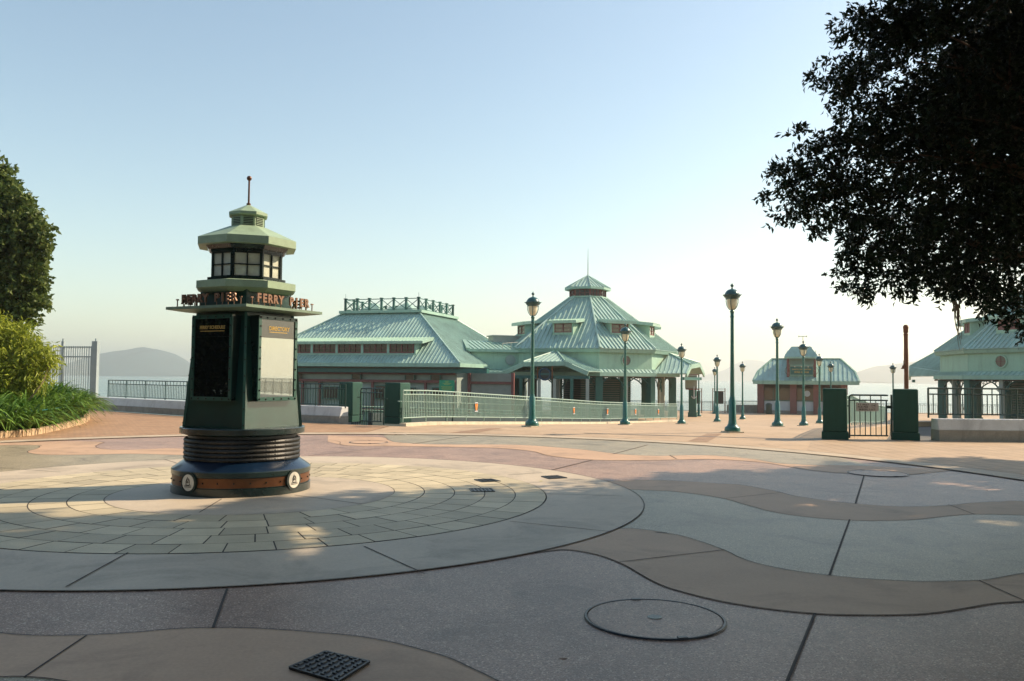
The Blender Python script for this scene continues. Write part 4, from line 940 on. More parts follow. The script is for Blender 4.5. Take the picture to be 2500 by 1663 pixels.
# right pavilion, partly behind the big tree
cR = at(2478, 925, 72)
corR = [at(2650, 905, 66.6), at(2451, 905, 64.2), at(2314, 905, 66.6), at(2262, 905, 72)]
def mirror_pt(p, axis_px=1955):
    a = math.atan((axis_px - 1250) / F_PX); u = Vector((math.sin(a), math.cos(a), 0)); q = Vector((p.x, p.y, 0)); r = 2 * u * q.dot(u) - q; return Vector((r.x, r.y, p.z))
cR = mirror_pt(cM); corR = [mirror_pt(p) for p in cor]
p1R = [mirror_pt(p) for p in porch1]; p1R = (p1R[3], p1R[2], p1R[1], p1R[0], p1R[4], p1R[6], p1R[5])
# side porch runs straight out to the left, its gable turned away from the plaza
lw = at(2222, 905, 74.5); rw = lw + Vector((3.2, 8.6, 0)) * .95
F4, F1 = Vector((lw.x, lw.y, 2.05)), Vector((rw.x + .8, rw.y, 2.05)); F3, F2 = F4.lerp(F1, .25), F4.lerp(F1, .75); F2.z = F3.z = 2.95
p2R = (F1, F2, F3, F4, at(2290, 858, 73.5), mirror_pt(porch2[6]), corR[2] + Vector((-.1, -.2, 0)))
p2R[6].z = 2.05
pavR = pavilion('octagonal_pavilion', 'octagonal pavilion with mint roof at the right edge, half hidden by the overhanging tree', cR, corR, p1R, p2R, mirror=True)

# ================================================================== TICKET BOOTH
bp = at(1966, 929, 83); bz = zg(83)
booth = thing('ticket_booth', 'small ticket booth with mint hipped roof, cupola and oxide red piers beside the sea', 'booth', (bp.x, 83, bz), -.37)
EY = EYE - bz
def bh(py): return EYE - bz + (929.5 - py) / 24.5
w2 = 4.95; ze = bh(931); zr = bh(876); yr = 3.0
hexf = [(-w2, -.8, ze), (w2, -.8, ze), (w2 - .22, .7, bh(911) - .1), (3.3, yr, zr), (-3.3, yr, zr), (-w2 + .22, .7, bh(911) - .1)]
zm = ze + (zr - ze) * (1.5 / 3.8); zm = ze + (zr - ze) * .42
hexf = [(-w2, -.8, ze), (w2, -.8, ze), (w2 - .35, -.8 + 3.8 * .42, zm), (3.3, yr, zr), (-3.3, yr, zr), (-w2 + .35, -.8 + 3.8 * .42, zm)]
rf = MB(); rf.seam_roof(hexf, .42, .05, .06); rf.seam_roof([(-x, 2 * yr - y, z) for x, y, z in hexf], .42, .05, .06)
for s in (-1, 1): rf.slab([(s * (w2 - .35), -.8 + 3.8 * .42, zm), (s * 3.3, yr, zr), (s * (w2 - .35), 2 * yr + .8 - 3.8 * .42, zm)], .06)
ro = rf.build('roof', 'roof', booth, smooth=False)
tr = MB()
for y in (-.8, 6.8): tr.beam((-w2, y, ze - .17), (w2, y, ze - .17), .12, .36)
for s in (-1, 1):
    for y, q in ((-.8, 1), (6.8, -1)): tr.beam((s * w2, y, ze - .05), (s * (w2 - .35), y + q * 3.8 * .42, zm), .16, .16)
    tr.beam((s * (w2 - .35), -.8 + 3.8 * .42, zm), (s * 3.3, yr, zr + .03), .16, .16)
tr.beam((-3.3, yr, zr + .04), (3.3, yr, zr + .04), .2, .12)
tr.build('roof_trim', 'trim', booth, smooth=False)
cu = MB(); cx = -.35; cw = 1.38; yb = -.2; z0, z1 = ze + .15, bh(874)
co_ = MB().box((cx, 1.5, (z0 + z1) / 2), (2 * cw, 3.2, z1 - z0)).build('cupola', 'trim', booth, smooth=False)
lvb = MB()
for k in range(7): lvb.beam((cx - cw * .85, -.13, z1 - .12 - k * .09), (cx + cw * .85, -.13, z1 - .12 - k * .09), .06, .04)
lvb.build('louvres', 'shutter', co_, smooth=False)
for s in (-1, 1): MB().box((cx + s * (cw - .1), -.13, (z0 + z1) / 2), (.22, .1, z1 - z0 - .05)).build('corner_board', 'pinkred', co_, smooth=False)
q0, q1, q2, q3 = bh(873), bh(859), bh(849), bh(846.5)
prof = [(-1.60, q0), (-1.52, q0 + .28), (-.95, q3), (.85, q3), (1.45, q0 + .28), (1.60, q0)]
cr_ = MB(); f0 = [(cx + x, -.75 + (z - q0) * .9, z) for x, z in prof]; f1 = [(cx + x, 3.75 - (z - q0) * .9, z) for x, z in prof]; cr_.loft(f0, f1)
for k in range(8):
    x = cx - 1.35 + k * .385; h = q0 + .25; cr_.beam((x, -.77 + .05, q0 + .05), (x, -.77 + .9 * min(1.05, (q3 - q0) - max(0, abs(x - cx) - .9) * .9), q0 + min(1.05, (q3 - q0) - max(0, abs(x - cx) - .9) * .9)), .045, .05, (0, -1, 1))
cr_.build('cupola_roof', 'roof', co_, smooth=False)
MB().beam((cx - 1.6, -.76, q0 - .06), (cx + 1.6, -.76, q0 - .06), .1, .18).build('cupola_fascia', 'trim', co_, smooth=False)
an = MB().tube([(cx + .12, 1, q3), (cx + .12, 1, bh(820))], .03, 6); an.tube([(cx - .3, 1, bh(821)), (cx + .5, 1, bh(821))], .03, 6); an.tube([(cx - .28, 1, bh(821) - .08), (cx - .28, 1, bh(821) + .1)], .03, 5); an.tube([(cx + .48, 1, bh(821) - .08), (cx + .48, 1, bh(821) + .1)], .03, 5)
an.build('antenna', 'column', booth)
# walls
for x in (-4.3, -1.15, 1.05, 3.6): MB().box((x + .0, .3, (ze - .35) / 2), (.62, .62, ze - .35)).build('pier', 'pinkred', booth, smooth=False)
MB().box((-.35, 3, .15), (8.2, 5.2, .30)).build('base', 'plinth', booth, smooth=False)
for a, b in ((-3.95, -1.48), (-.82, .73), (1.38, 3.28)):
    m_ = (a + b) / 2; w = b - a
    MB().box((m_, .42, .78), (w, .10, .95)).build('counter_panel', 'whitepanel', booth, smooth=False)
    MB().box((m_, .40, 1.30), (w, .2, .08)).build('counter', 'column', booth, smooth=False)
    wn = MB().box((m_, .5, (1.34 + ze - .75) / 2), (w, .04, ze - .75 - 1.34)).build('window', 'winbrown', booth, smooth=False)
    MB().box((a + w * .35, .46, (1.34 + ze - .75) / 2), (.05, .05, ze - .75 - 1.34)).build('mullion', 'column', wn, smooth=False)
rp = MB().lathe([(.30, 0), (.30, .02)], 24); o = rp.build('round_notice', 'whitepanel', booth); o.location = (.15, .45, bh(962)); o.rotation_euler = (R(90), 0, 0)
MB().box((-.35, 5.2, (ze - .35) / 2), (8.0, .2, ze - .4)).build('rear_wall', 'soffit', booth, smooth=False)
MB().box((-.35, 2.9, ze - .36), (8.4, 5.6, .06)).build('ceiling', 'soffit', booth, smooth=False)
# its hanging sign
sg = thing('hanging_sign', 'dark green ticket sign with gold lettering and round scroll brackets fixed before the booth roof', 'sign', (bp.x - math.sin(.37) * 1.35 + (cx + .05) * math.cos(.37), 83 - math.cos(.37) * 1.35 - (cx + .05) * math.sin(.37), bz), -.37)
zs0, zs1 = bh(916), bh(897)
MB().box((0, 0, (zs0 + zs1) / 2), (2.1, .1, zs1 - zs0)).build('board', 'teal', sg, smooth=False)
text_obj('lettering', 'TICKETS & INFORMATION', 'gold', sg, .16, wall_mat4((0, -.056, zs1 - .26), (1, 0, 0), (0, 0, 1)), .004, .003, sx=.95)
text_obj('lettering', '售票處 及 諮詢處', 'gold', sg, .18, wall_mat4((0, -.056, zs0 + .24), (1, 0, 0), (0, 0, 1)), .004, .002)
br = MB()
for s in (-1, 1):
    br.tube([(s * 1.12, .02, zs0 - .15), (s * 1.12, .02, zs1 + .22)], .035, 6)
    br.tube([(s * 1.16 + s * .38 * math.sin(PI * k / 14), .02, (zs0 + zs1) / 2 + .38 * math.cos(PI * k / 14)) for k in range(15)], .022, 6)
    br.sphere((s * 1.16, -.02, (zs0 + zs1) / 2), .1, 10)
br.tube([(-1.1, 0, zs1 + .06), (1.1, 0, zs1 + .06)], .025, 6); br.build('bracket', 'woodpost', sg)
sp_ = MB()
for x in (-.62, 0, .62): sp_.sphere((x, -.18, zs1 + .0), .06, 8)
sp_.build('spotlights', 'lampglass', sg)
for s in (-1, 1): MB().tube([(s * .9, .03, zs0 + .1), (s * .9, 1.3, zs0 + .1)], .03, 6).build('arm', 'column', sg)
# round sign hung in the main porch
rsp = on_plane(1330, 913.5, p0 - nab * .1, nab)
rs = thing('round_sign', 'dark blue ring sign with a crossbar hanging in the pavilion porch', 'sign', rsp, math.atan2(ab.y, ab.x))
MB().tube([(.43 * math.cos(2 * PI * k / 32), 0, .43 * math.sin(2 * PI * k / 32)) for k in range(32)], .065, 8, True).build('ring', 'bluering', rs)
MB().box((0, .02, 0), (.76, .04, .15)).build('crossbar', 'teal', rs); o = MB().lathe([(.37, 0), (.37, .02)], 28).build('back_plate', 'black', rs); o.rotation_euler = (R(90), 0, 0); o.location = (0, .06, 0)
for s in (-1, 1): MB().box((s * .58, .02, .15), (.08, .08, 1.0)).build('hanger', 'woodpost', rs)
# sign column below the right gable
sp0 = at(1691, 1011, 71.5)
sc_ = thing('sign_column', 'tall dark green column carrying a pale board and white emblem at the pavilion gable', 'sign', (sp0.x, 71.5, zg(71.5)), -.3)
MB().box((0, 0, 1.45), (.62, .62, 2.9)).box((0, 0, .2), (.74, .74, .4)).build('column', 'column', sc_, smooth=False)
MB().box((-.1, -.34, 3.0), (1.0, .06, 1.15)).build('board', 'palepost', sc_, smooth=False)
bb = MB().tube([(-.55, -.4, 2.38), (.6, -.4, 2.38)], .06, 6); bb.tube([(-.5, -.38, 3.62), (.55, -.38, 3.62)], .04, 6); bb.build('crossbar', 'pinkred', sc_)
ak = MB().tube([(.15, -.42, 2.62), (.15, -.42, 1.55)], .05, 6); ak.tube([(.15 + .2 * math.sin(a), -.42, 1.85 - .25 * math.cos(a)) for a in np.linspace(-1.4, 1.4, 9)], .04, 6); ak.build('emblem', 'whitepanel', sc_)
# ================================================================== WALLS, RAILINGS, GATES
def railing(name, label, path, h0, h1, m, post_d=2.0, bar_d=.12, upper=.16, cap=.022, bar=.009, group=None, zf=None, ends=True, cat='railing', low=.10):
    """path: list of (x,y); base height zf(x,y); rails at h0+low, h1-upper and h1"""
    P = [Vector((*p, 0)) for p in path]; o = P[0]; zf = zf or (lambda x, y: 0.0)
    root = thing(name, label, cat, (o.x, o.y, zf(o.x, o.y)), group=group); z_o = zf(o.x, o.y)
    def pt(p, h): return (p.x - o.x, p.y - o.y, zf(p.x, p.y) + h - z_o)
    rails, bars = MB(), MB()
    for a, b in zip(P, P[1:]):
        ln = (b - a).length; n = max(1, round(ln / post_d)); ang = math.atan2(b.y - a.y, b.x - a.x)
        for k in range(n):
            c, d = a.lerp(b, k / n), a.lerp(b, (k + 1) / n)
            for h, r in ((h0 + low, cap * .8), (h1 - upper, cap * .8), (h1, cap)): rails.tube([pt(c, h), pt(d, h)], r, 6)
            MB().tube([pt(c, h0), pt(c, h1)], cap, 6).build('post', m, root)
            nb = max(2, round((d - c).length / bar_d))
            for i in range(1, nb):
                q = c.lerp(d, i / nb); x, y, z = pt(q, 0)
                top = h1 - upper
                bars.box((x, y, z + (h0 + low + top) / 2), (bar * 2, bar * 2, top - h0 - low), ang)
                if i % 2 == 0: bars.box((x, y, z + h1 - upper / 2), (bar * 2, bar * 2, upper), ang)
        MB().tube([pt(P[-1], h0), pt(P[-1], h1)], cap, 6).build('post', m, root) if b == P[-1] else None
    rails.build('rail', m, root); bars.build('bars', m, root, smooth=False)
    return root
def low_wall(name, label, path, th=.42, h=.56, plinth=.24, cap_l=True):
    P = [Vector((*p, 0)) for p in path]; o = P[0]; root = thing(name, label, 'wall', (o.x, o.y, 0)); w, pl = MB(), MB()
    for a, b in zip(P, P[1:]):
        d = (b - a).normalized(); n = Vector((-d.y, d.x, 0))
        if n.y < 0: n = -n
        a_, b_ = a - o, b - o
        def q(p, v, z): r = p + n * v; return (r.x, r.y, z)
        w.loft([q(a_, .02, plinth), q(b_, .02, plinth), q(b_, th, plinth), q(a_, th, plinth)], [q(a_, .10, h), q(b_, .10, h), q(b_, th, h), q(a_, th, h)])
        pl.loft([q(a_, 0, 0), q(b_, 0, 0), q(b_, th + .01, 0), q(a_, th + .01, 0)], [q(a_, 0, plinth + .002), q(b_, 0, plinth + .002), q(b_, th + .01, plinth + .002), q(a_, th + .01, plinth + .002)])
        n_ = int((b - a).length / 4)
        for k in range(1, n_ + 1):
            c = a_.lerp(b_, k / (n_ + 1)); pl.box((c.x, c.y, .0), (.001, .001, .001))
    w.build('wall_top', 'wall', root, smooth=False, bevel=.02); pl.build('plinth', 'plinth', root, smooth=False); return root
WLp = [(-5.75, 27.95), (-12.9, 32.5), (-18.3, 36.9), (-30, 47)]
low_wall('low_wall', 'low white wall on a grey plinth carrying the dark railing beside the sea, left of the kiosk', WLp)
def shift(path, v):
    out = []
    for i, p in enumerate(path):
        a, b = path[max(i - 1, 0)], path[min(i + 1, len(path) - 1)]; d = Vector((b[0] - a[0], b[1] - a[1], 0)).normalized(); n = Vector((-d.y, d.x, 0)); n = n if n.y > 0 else -n
        out.append((p[0] + n.x * v, p[1] + n.y * v))
    return out
railing('railing', 'dark green railing on the white wall behind the kiosk, sea beyond', shift([WLp[0], WLp[1], (-18.0, 36.65)], .28), .52, 1.32, 'rail', 1.5, .125)
WRp = [(11.45, 22.35), (34, 22.2)]
low_wall('low_wall', 'low white wall on a grey plinth right of the gate, beside the brick paving', WRp, .45, .60, .30)
railing('railing', 'dark green railing with rounded end on the white wall right of the gate', [(11.3, 22.62), (34, 22.5)], .62, 1.42, 'rail', 1.22, .135, .16, .026, .011)
# pale ramp railing, its kerb and its orange plates
FL = [(-3.55, 27.35), (.80, 36.3), (4.1, 43.6), (9.75, 54.5), (11.3, 57.0)]
zw = lambda x, y: zg(y)
ramp = railing('ramp_railing', 'long pale green railing on a cream kerb along the left edge of the walkway', FL, .14, 1.18, 'railpale', 1.45, .10, .13, .024, .011, zf=zw, low=.14)
o = Vector((FL[0][0], FL[0][1], 0)); kb = MB()
for a, b in zip(FL, FL[1:]):
    n = 5
    for k in range(n):
        p, q = [Vector(a + (0,)).lerp(Vector(b + (0,)), (k + j * .995) / n) for j in (0, 1)]
        kb.beam((p.x - o.x, p.y - o.y, zg(p.y) + .07), (q.x - o.x, q.y - o.y, zg(q.y) + .07), .26, .15)
kb.build('kerb', 'kerb', ramp, smooth=False)
hr = MB(); hr.tube([(x - o.x - .18, y - o.y + .1, zg(y) + .86) for x, y in FL], .022, 6); hr.build('handrail', 'railpale', ramp)
FLv = [Vector((x, y, 0)) for x, y in FL]
def on_rail(px):
    for a, b in zip(FLv, FLv[1:]):
        for k in range(60):
            p = a.lerp(b, k / 60); q = at(px, 1000, p.y)
            if q.x <= p.x + .03: return p, (b - a).normalized()
    return None
for i, px in enumerate((1159, 1399, 1482, 1549, 1605, 1653)):
    r_ = on_rail(px)
    if not r_: continue
    p, d = r_; n = Vector((d.y, -d.x, 0)); c = Vector((p.x - o.x, p.y - o.y, zg(p.y) + .70)) + n * .04; s = 1.0
    sh = [(-.05, -.13), (.05, -.13), (.075, -.02), (.10, .06), (.10, .12), (.05, .14), (0, .08), (-.05, .14), (-.10, .12), (-.10, .06), (-.075, -.02)]
    pl = MB().loft([c + d * u + Vector((0, 0, v)) for u, v in sh], [c + n * .015 + d * u + Vector((0, 0, v)) for u, v in sh]).build('orange_plate', 'orange', ramp, smooth=False)
    fb = MB()
    for v in (-.16, .16): fb.beam(c + d * -.12 + Vector((0, 0, v)), c + d * .12 + Vector((0, 0, v)), .03, .03)
    fb.build('plate_bar', 'whitepanel', pl, smooth=False)
# lower dark ramp railing behind it
railing('ramp_railing', 'darker lower railing of the inner ramp, seen through the pale railing', [(-5.6, 29.4), (-1.8, 37.2), (1.6, 44.8), (6.6, 54.5)], -.55, .62, 'column', 1.6, .11, .13, .022, .010, zf=zw, low=.12)
mb = MB(); IR = [(-4.9, 29.0), (-.9, 37.2), (2.6, 44.8), (8.3, 55.6)]
for a, b in zip(IR, IR[1:]): mb.beam((*a, zg(a[1]) - .35), (*b, zg(b[1]) - .35), .18, 1.5)
tag(mb.build('ramp_wall', M['slate'], smooth=False), 'dark teal panelled side wall of the inner ramp behind the pale railing', 'wall')
mb = MB()
for k in range(6): mb.box((-6 + k * 1.9, 40 + k * 3.0, DECK + .35), (4.0, .3, .7), .9)
for a, b in (((-8.0, 31, DECK + .0), (5.0, 56, DECK + .0)),): mb.beam(a, b, 1.2, 1.4)
struct('ramp_slab', mb, 'deck', smooth=False)
# right walkway railing running down behind the gate, dense bars
railing('walkway_railing', 'long green railing with dense bars running down behind the right gate', [(9.3, 23.6), (13.7, 33), (18.4, 42.6), (23.6, 53), (27.0, 60)], .12, 1.15, 'railpale', 1.5, .075, .13, .022, .012, zf=zw, low=.12)
# sea edge railings and wall at the pier head
railing('sea_railing', 'distant dark railing at the sea edge between pavilion and notice board', [(15.6, 86), (22.2, 86)], .05, 1.12, 'rail', 1.6, .13, .13, .025, .010, zf=lambda x, y: DECK)
mb = MB(); mb.box((27.0, 86.2, DECK + .40), (9.4, .35, .80)); sw = mb.build('sea_wall', 'plinth', smooth=False); tag(sw, 'grey concrete parapet at the pier end left of the ticket booth', 'wall')
railing('sea_railing', 'low dark railing on top of the grey parapet left of the ticket booth', [(22.4, 86.2), (31.5, 86.2)], .82, 1.20, 'rail', 1.6, .14, .08, .025, .010, zf=lambda x, y: DECK, low=.06)
railing('sea_railing', 'distant sea railing seen through the arches of the right pavilion', [(33, 85), (64, 83)], .05, 1.12, 'rail', 1.8, .18, .13, .025, .012, zf=lambda x, y: DECK)
railing('sea_railing', 'distant sea railing seen through the columns of the main pavilion', [(-4, 86.5), (15.4, 86.5)], .05, 1.12, 'rail', 1.8, .18, .13, .025, .012, zf=lambda x, y: DECK)
# gate pillars
def pillar(label, p, rz, w=.60, h=1.40, group='green gate pillars'):
    r = thing('gate_pillar', label, 'gate pillar', (p[0], p[1], -.01), rz, group)
    MB().box((0, 0, h / 2 + .11), (w, w, h - .22)).build('shaft', 'pillar', r, smooth=True, bevel=.035)
    MB().box((0, 0, .11), (w + .07, w + .07, .22), top=.985).build('plinth', 'pillar', r, smooth=False, bevel=.012); return r
aw = math.atan2(.44, -.898)
pA = gnd(853, 1029); pB = gnd(966, 1034)
pillar('square dark green gate pillar at the end of the white wall behind the kiosk', (pA.x, pA.y + .15), aw + PI / 2)
pillar('square dark green gate pillar where the pale ramp railing begins', (pB.x + .02, pB.y + .2), aw + PI / 2, .64)
pC, pD = gnd(2041, 1074), gnd(2216, 1076)
pillar('dark green gate pillar on the left of the gate with the grey sign', (pC.x + .1, pC.y + .32), -.37, .62)
pillar('dark green gate pillar on the right of the grey sign gate, before the timber post', (pD.x + .1, pD.y + .32), -.42, .62)
# gates
def gate(label, p, q, h0=.10, h1=1.19, nb=6, up=.14, m='rail', sign=False):
    p, q = Vector((*p, 0)), Vector((*q, 0)); d = q - p; ln = d.length; ang = math.atan2(d.y, d.x)
    r = thing('metal_gate', label, 'gate', (p.x, p.y, 0), ang)
    f = MB(); f.tube([(0, 0, 0.03), (0, 0, h1 - .06), (.02, 0, h1 - .02), (.06, 0, h1), (ln - .12, 0, h1)], .024, 8)
    for z in (h0, h1 - up): f.tube([(0, 0, z), (ln - .12, 0, z)], .02, 8)
    f.tube([(ln - .16, 0, h0), (ln - .16, 0, h1 - up)], .02, 8); f.build('gate_frame', m, r)
    MB().tube([(ln - .02, 0, 0), (ln - .02, 0, h1 + .02)], .026, 8).build('latch_post', m, r)
    b = MB()
    for k in range(1, nb + 1):
        x = (ln - .16) * k / (nb + 1); b.box((x, 0, (h0 + h1 - up) / 2), (.02, .02, h1 - up - h0))
        if k % 2 == 0: b.box((x, 0, h1 - up / 2), (.02, .02, up))
    b.build('bars', m, r, smooth=False)
    hb = MB(); hb.box((ln - .09, 0, h1 - .32), (.1, .06, .08)); hb.box((-.07, 0, h1 - .30), (.12, .03, .03)); hb.box((ln + .05, 0, h1 - .33), (.12, .03, .03)); hb.build('latch', m, r, smooth=False)
    if sign:
        MB().box((.48, -.035, .885), (.62, .016, .235)).build('sign_plate', 'signgrey', r, smooth=False, bevel=.004)
        F_ = lambda x, z: wall_mat4((x, -.0445, z), (1, 0, 0), (0, 0, 1))
        text_obj('sign_lettering', 'F.S. INLET', 'ink', r, .070, F_(.375, .950), .0008, .0012)
        text_obj('sign_lettering', 'FOR PIER', 'ink', r, .070, F_(.360, .883), .0008, .0012)
        text_obj('sign_lettering', '碼頭消防入水掣', 'ink', r, .062, F_(.475, .812), .0008, .0006, spacing=1.12)
        ar = MB(); ar.tube([(.655 + .058 * math.cos(2 * PI * k / 24), -.0455, .925 + .058 * math.sin(2 * PI * k / 24)) for k in range(24)], .003, 5, True)
        ar.box((.65, -.0455, .925), (.07, .004, .010)); ar.beam((.69, -.0455, .925), (.665, -.0455, .945), .009, .004, (0, 1, 0)); ar.beam((.69, -.0455, .925), (.665, -.0455, .905), .009, .004, (0, 1, 0)); ar.build('arrow_symbol', 'ink', r, smooth=False)
    return r
gp = gnd(878, 1035); gq = gnd(934, 1037)
gate('dark green barred gate between the two left pillars', (gp.x, gp.y + .1), (gq.x + .06, gq.y - .02), nb=6)
g0, g1_ = gnd(2076, 1072.5), gnd(2181, 1073.5)
gate('dark green barred gate with a grey fire inlet sign between the right pillars', (g0.x, g0.y + .05), (g1_.x, g0.y + .05), h1=1.21, nb=6, sign=True)
# tall steel fence at the far left
r = thing('steel_fence', 'tall grey green steel bar fence at the far left behind the shrubs', 'fence', (-18.55, 37.1, 0)); fb, fr = MB(), MB()
fd = Vector((-1, .16, 0)).normalized()
for k in range(0, 60):
    q = fd * (.11 * k + .1); fb.box((q.x, q.y, 1.5), (.03, .03, 2.65))
for k in range(5):
    q = fd * (1.62 * k); MB().box((q.x, q.y, 1.52), (.10, .10, 3.04) if k else (.24, .24, 3.04)).box((q.x, q.y, 3.10), (.05, .05, .12)).build('post', 'greypost', r, smooth=False)
for z in (.22, 2.35, 2.78): fr.beam((0, 0, z), fd * 6.6 + Vector((0, 0, z)), .06, .05)
fb.build('bars', 'greypost', r, smooth=False); fr.build('rail', 'greypost', r, smooth=False)
for u in (2.85, 3.25): q = fd * u; MB().box((q.x, q.y - .06, 1.85), (.22, .01, .42), math.atan2(fd.y, fd.x)).build('notice', 'whitepanel', r, smooth=False)
# green board behind the ramp railing
q = at(1091, 942, 33.5); sgn = thing('information_board', 'bright green information board with yellow print behind the pale railing', 'sign', (q.x, 33.5, DECK + .4), .06)
zb = q.z - DECK - .4
MB().box((0, 0, zb), (.62, .04, .45)).build('board', 'signgreen', sgn, smooth=False)
MB().box((-.24, .05, zb / 2 - .1), (.05, .05, zb + .1)).box((.24, .05, zb / 2 - .1), (.05, .05, zb + .1)).build('post', 'rail', sgn, smooth=False)
pr = MB()
for k, w in enumerate((.16, .12, .34, .22, .0, .46, .40, .44, .36)):
    if w: pr.box((0, -.022, zb + .18 - .043 * k), (w, .004, .012))
pr.build('print', 'signyellow', sgn, smooth=False)
# notice boards, bin, timber post, bells, life ring
for px, Y, lab in ((1755, 84.5, 'dark rounded notice board on two posts at the sea railing behind the lamp'), (1698, 84.0, 'dark notice board partly hidden behind the dark sign column')):
    q = at(px, 960, Y); nb_ = thing('notice_board', lab, 'notice board', (q.x, Y, DECK))
    ps = MB()
    for s in (-1, 1): ps.box((s * .62, 0, 1.25), (.07, .07, 2.5)); 
    ps.box((0, 0, 2.42), (1.24, .05, .05)); ps.box((0, 0, 2.2), (1.24, .05, .05)); ps.build('frame', 'woodpost', nb_, smooth=False)
    MB().box((0, -.02, 1.55), (.95, .08, 1.25)).build('panel', 'black', nb_, bevel=.09)
q = at(1877, 1000, 82); bn = thing('litter_bin', 'dark round topped litter bin at the left corner of the ticket booth', 'bin', (q.x, 82, zg(82)))
MB().lathe([(.27, 0), (.29, .1), (.29, .85), (.31, .87), (.31, .95)], 20).build('body', 'rail', bn); MB().lathe([(.30, .95), (.24, 1.05), (.08, 1.10)], 20).build('lid', 'rail', bn)
q = at(2213, 948, 30); tp = thing('timber_post', 'tall brown timber mooring post with rounded cap behind the right gate pillar', 'post', (q.x, 30, -.1))
MB().lathe([(.075, 0), (.075, 1.9), (.07, 2.0), (.078, 2.6), (.07, 3.0), (.072, 3.35), (.085, 3.40), (.06, 3.43), (.085, 3.47), (.085, 3.58), (.095, 3.62), (.09, 3.68), (.05, 3.74)], 16).build('shaft', 'woodpost', tp)
def bell(label, p):
    r = thing('hanging_bell', label, 'bell', tuple(p), group='hanging bells')
    MB().lathe([(.02, .32), (.03, .22), (.10, .16), (.13, .02), (.20, -.06), (.20, -.10)], 16).build('bell_body', 'woodpost', r); MB().tube([(0, 0, .30), (0, 0, .55)], .02, 5).build('hook', 'column', r); return r
bell('small brown bell hanging under the eave of the right pavilion', at(2287, 927, 70.0))
bl_ = bell('small bell on a bracket at the side of the timber post', at(2206, 898, 30)); bl_.scale = (.45,) * 3
MB().tube([(0, 0, .5), (.0, 0, .55), (.42, 0, .55)], .02, 5).build('bracket', 'woodpost', bl_)
q = at(2366, 998, 83.0); lr = thing('life_ring', 'faded life ring hanging on the sea railing inside the right pavilion', 'life ring', (q.x, 83.2, q.z))
MB().tube([(.36 * math.cos(2 * PI * k / 28), 0, .36 * math.sin(2 * PI * k / 28)) for k in range(28)], .085, 8, True).build('ring', 'lifering', lr); 
sb_ = MB()
for k in range(4): a = PI / 4 + k * PI / 2; sb_.tube([(.36 * math.cos(a + e), 0, .36 * math.sin(a + e)) for e in (-.12, 0, .12)], .092, 8)
sb_.build('strap', 'pinkred', lr)
# ironwork in the paving
def grate(label, quad, n=6):
    Q = [gnd(*p) for p in quad]; c = sum(Q, Vector()) / 4; r = thing('drain_grate', label, 'drain cover', (c.x, c.y, .016)); Q = [p - c for p in Q]
    mb = MB().loft([p + Vector((0, 0, -.02)) for p in Q], [p + Vector((0, 0, .003)) for p in Q]); mb.build('plate', 'grate', r, smooth=False)
    st = MB()
    for i in range(n):
        for j in range(n):
            u, v = (i + .5) / n, (j + .5) / n; p = (Q[0].lerp(Q[1], u)).lerp(Q[3].lerp(Q[2], u), v); s = (.022 if (i + j) % 2 else .014) * (.62 if n == 7 else .8)
            e1, e2 = (Q[1] - Q[0]).normalized(), (Q[3] - Q[0]).normalized()
            if (i + j) % 2: e1, e2 = e2, e1
            st.loft([p + e1 * a * s * 1.5 + e2 * b * s * .7 + Vector((0, 0, .002)) for a, b in ((-1, -1), (1, -1), (1, 1), (-1, 1))], [p + e1 * a * s * 1.2 + e2 * b * s * .45 + Vector((0, 0, .010)) for a, b in ((-1, -1), (1, -1), (1, 1), (-1, 1))])
    st.build('studs', 'grate', r, smooth=False)
    fr = MB()
    for a, b in zip(Q, Q[1:] + Q[:1]): fr.beam(a, b, .014, .012)
    fr.build('rim', 'grate', r, smooth=False)
grate('large black studded drain cover in the near tan paving band', [(794, 1598), (901, 1623), (824, 1672), (707, 1637)], 7)
grate('dark drain cover on the stone blocks, nearest the kiosk', [(1146, 1195.5), (1200, 1195.5), (1208, 1203), (1152, 1203)], 6)
grate('dark drain cover just behind another one on the stone blocks', [(1158, 1173.5), (1200, 1172), (1222, 1177.5), (1178, 1179.5)], 6)
grate('rusty drain cover on the pale concrete ring, farthest right', [(1322, 1165.5), (1361, 1163.5), (1384, 1169), (1342, 1171.5)], 6)
def manhole(label, px, py, rx, z=.010, cap='agg'):
    c = gnd(px, py); r_ = gnd(px + rx, py).x - c.x; r = thing('manhole_cover', label, 'manhole cover', (c.x, c.y, z))
    n = 64; mb = MB(); mb.lathe([(.01, .0), (r_ - .02, .0)], n, cap=False); mb.build('lid', cap, r, smooth=False)
    rim = MB().lathe([(r_ - .012, -.004), (r_ - .010, .003), (r_ + .004, .003), (r_ + .010, -.006)], n, cap=False); rim.build('rim', 'grate', r)
    for a in (1.7, -1.35): MB().box((r_ * .97 * math.cos(a), r_ * .97 * math.sin(a), .003), (.06, .035, .008), a + PI / 2).build('lifting_slot', 'black', r, smooth=False)
    return r, r_
mh, mr_ = manhole('large round manhole cover filled with rosy pebbles in the near paving', 1598, 1511, 167)
MB().lathe([(.005, .002), (.045, .006), (.05, .002)], 16).build('keyhole_boss', 'palepost', mh)
manhole('round manhole cover at the edge of the shade, far right', 2143, 1157, 66, .012)
manhole('faint round manhole cover near the left gate pillars', 963, 1060, 40, .012, 'walk'); manhole('faint round manhole cover in the tan band beside the kiosk', 900, 1080.5, 47, .012, 'band')
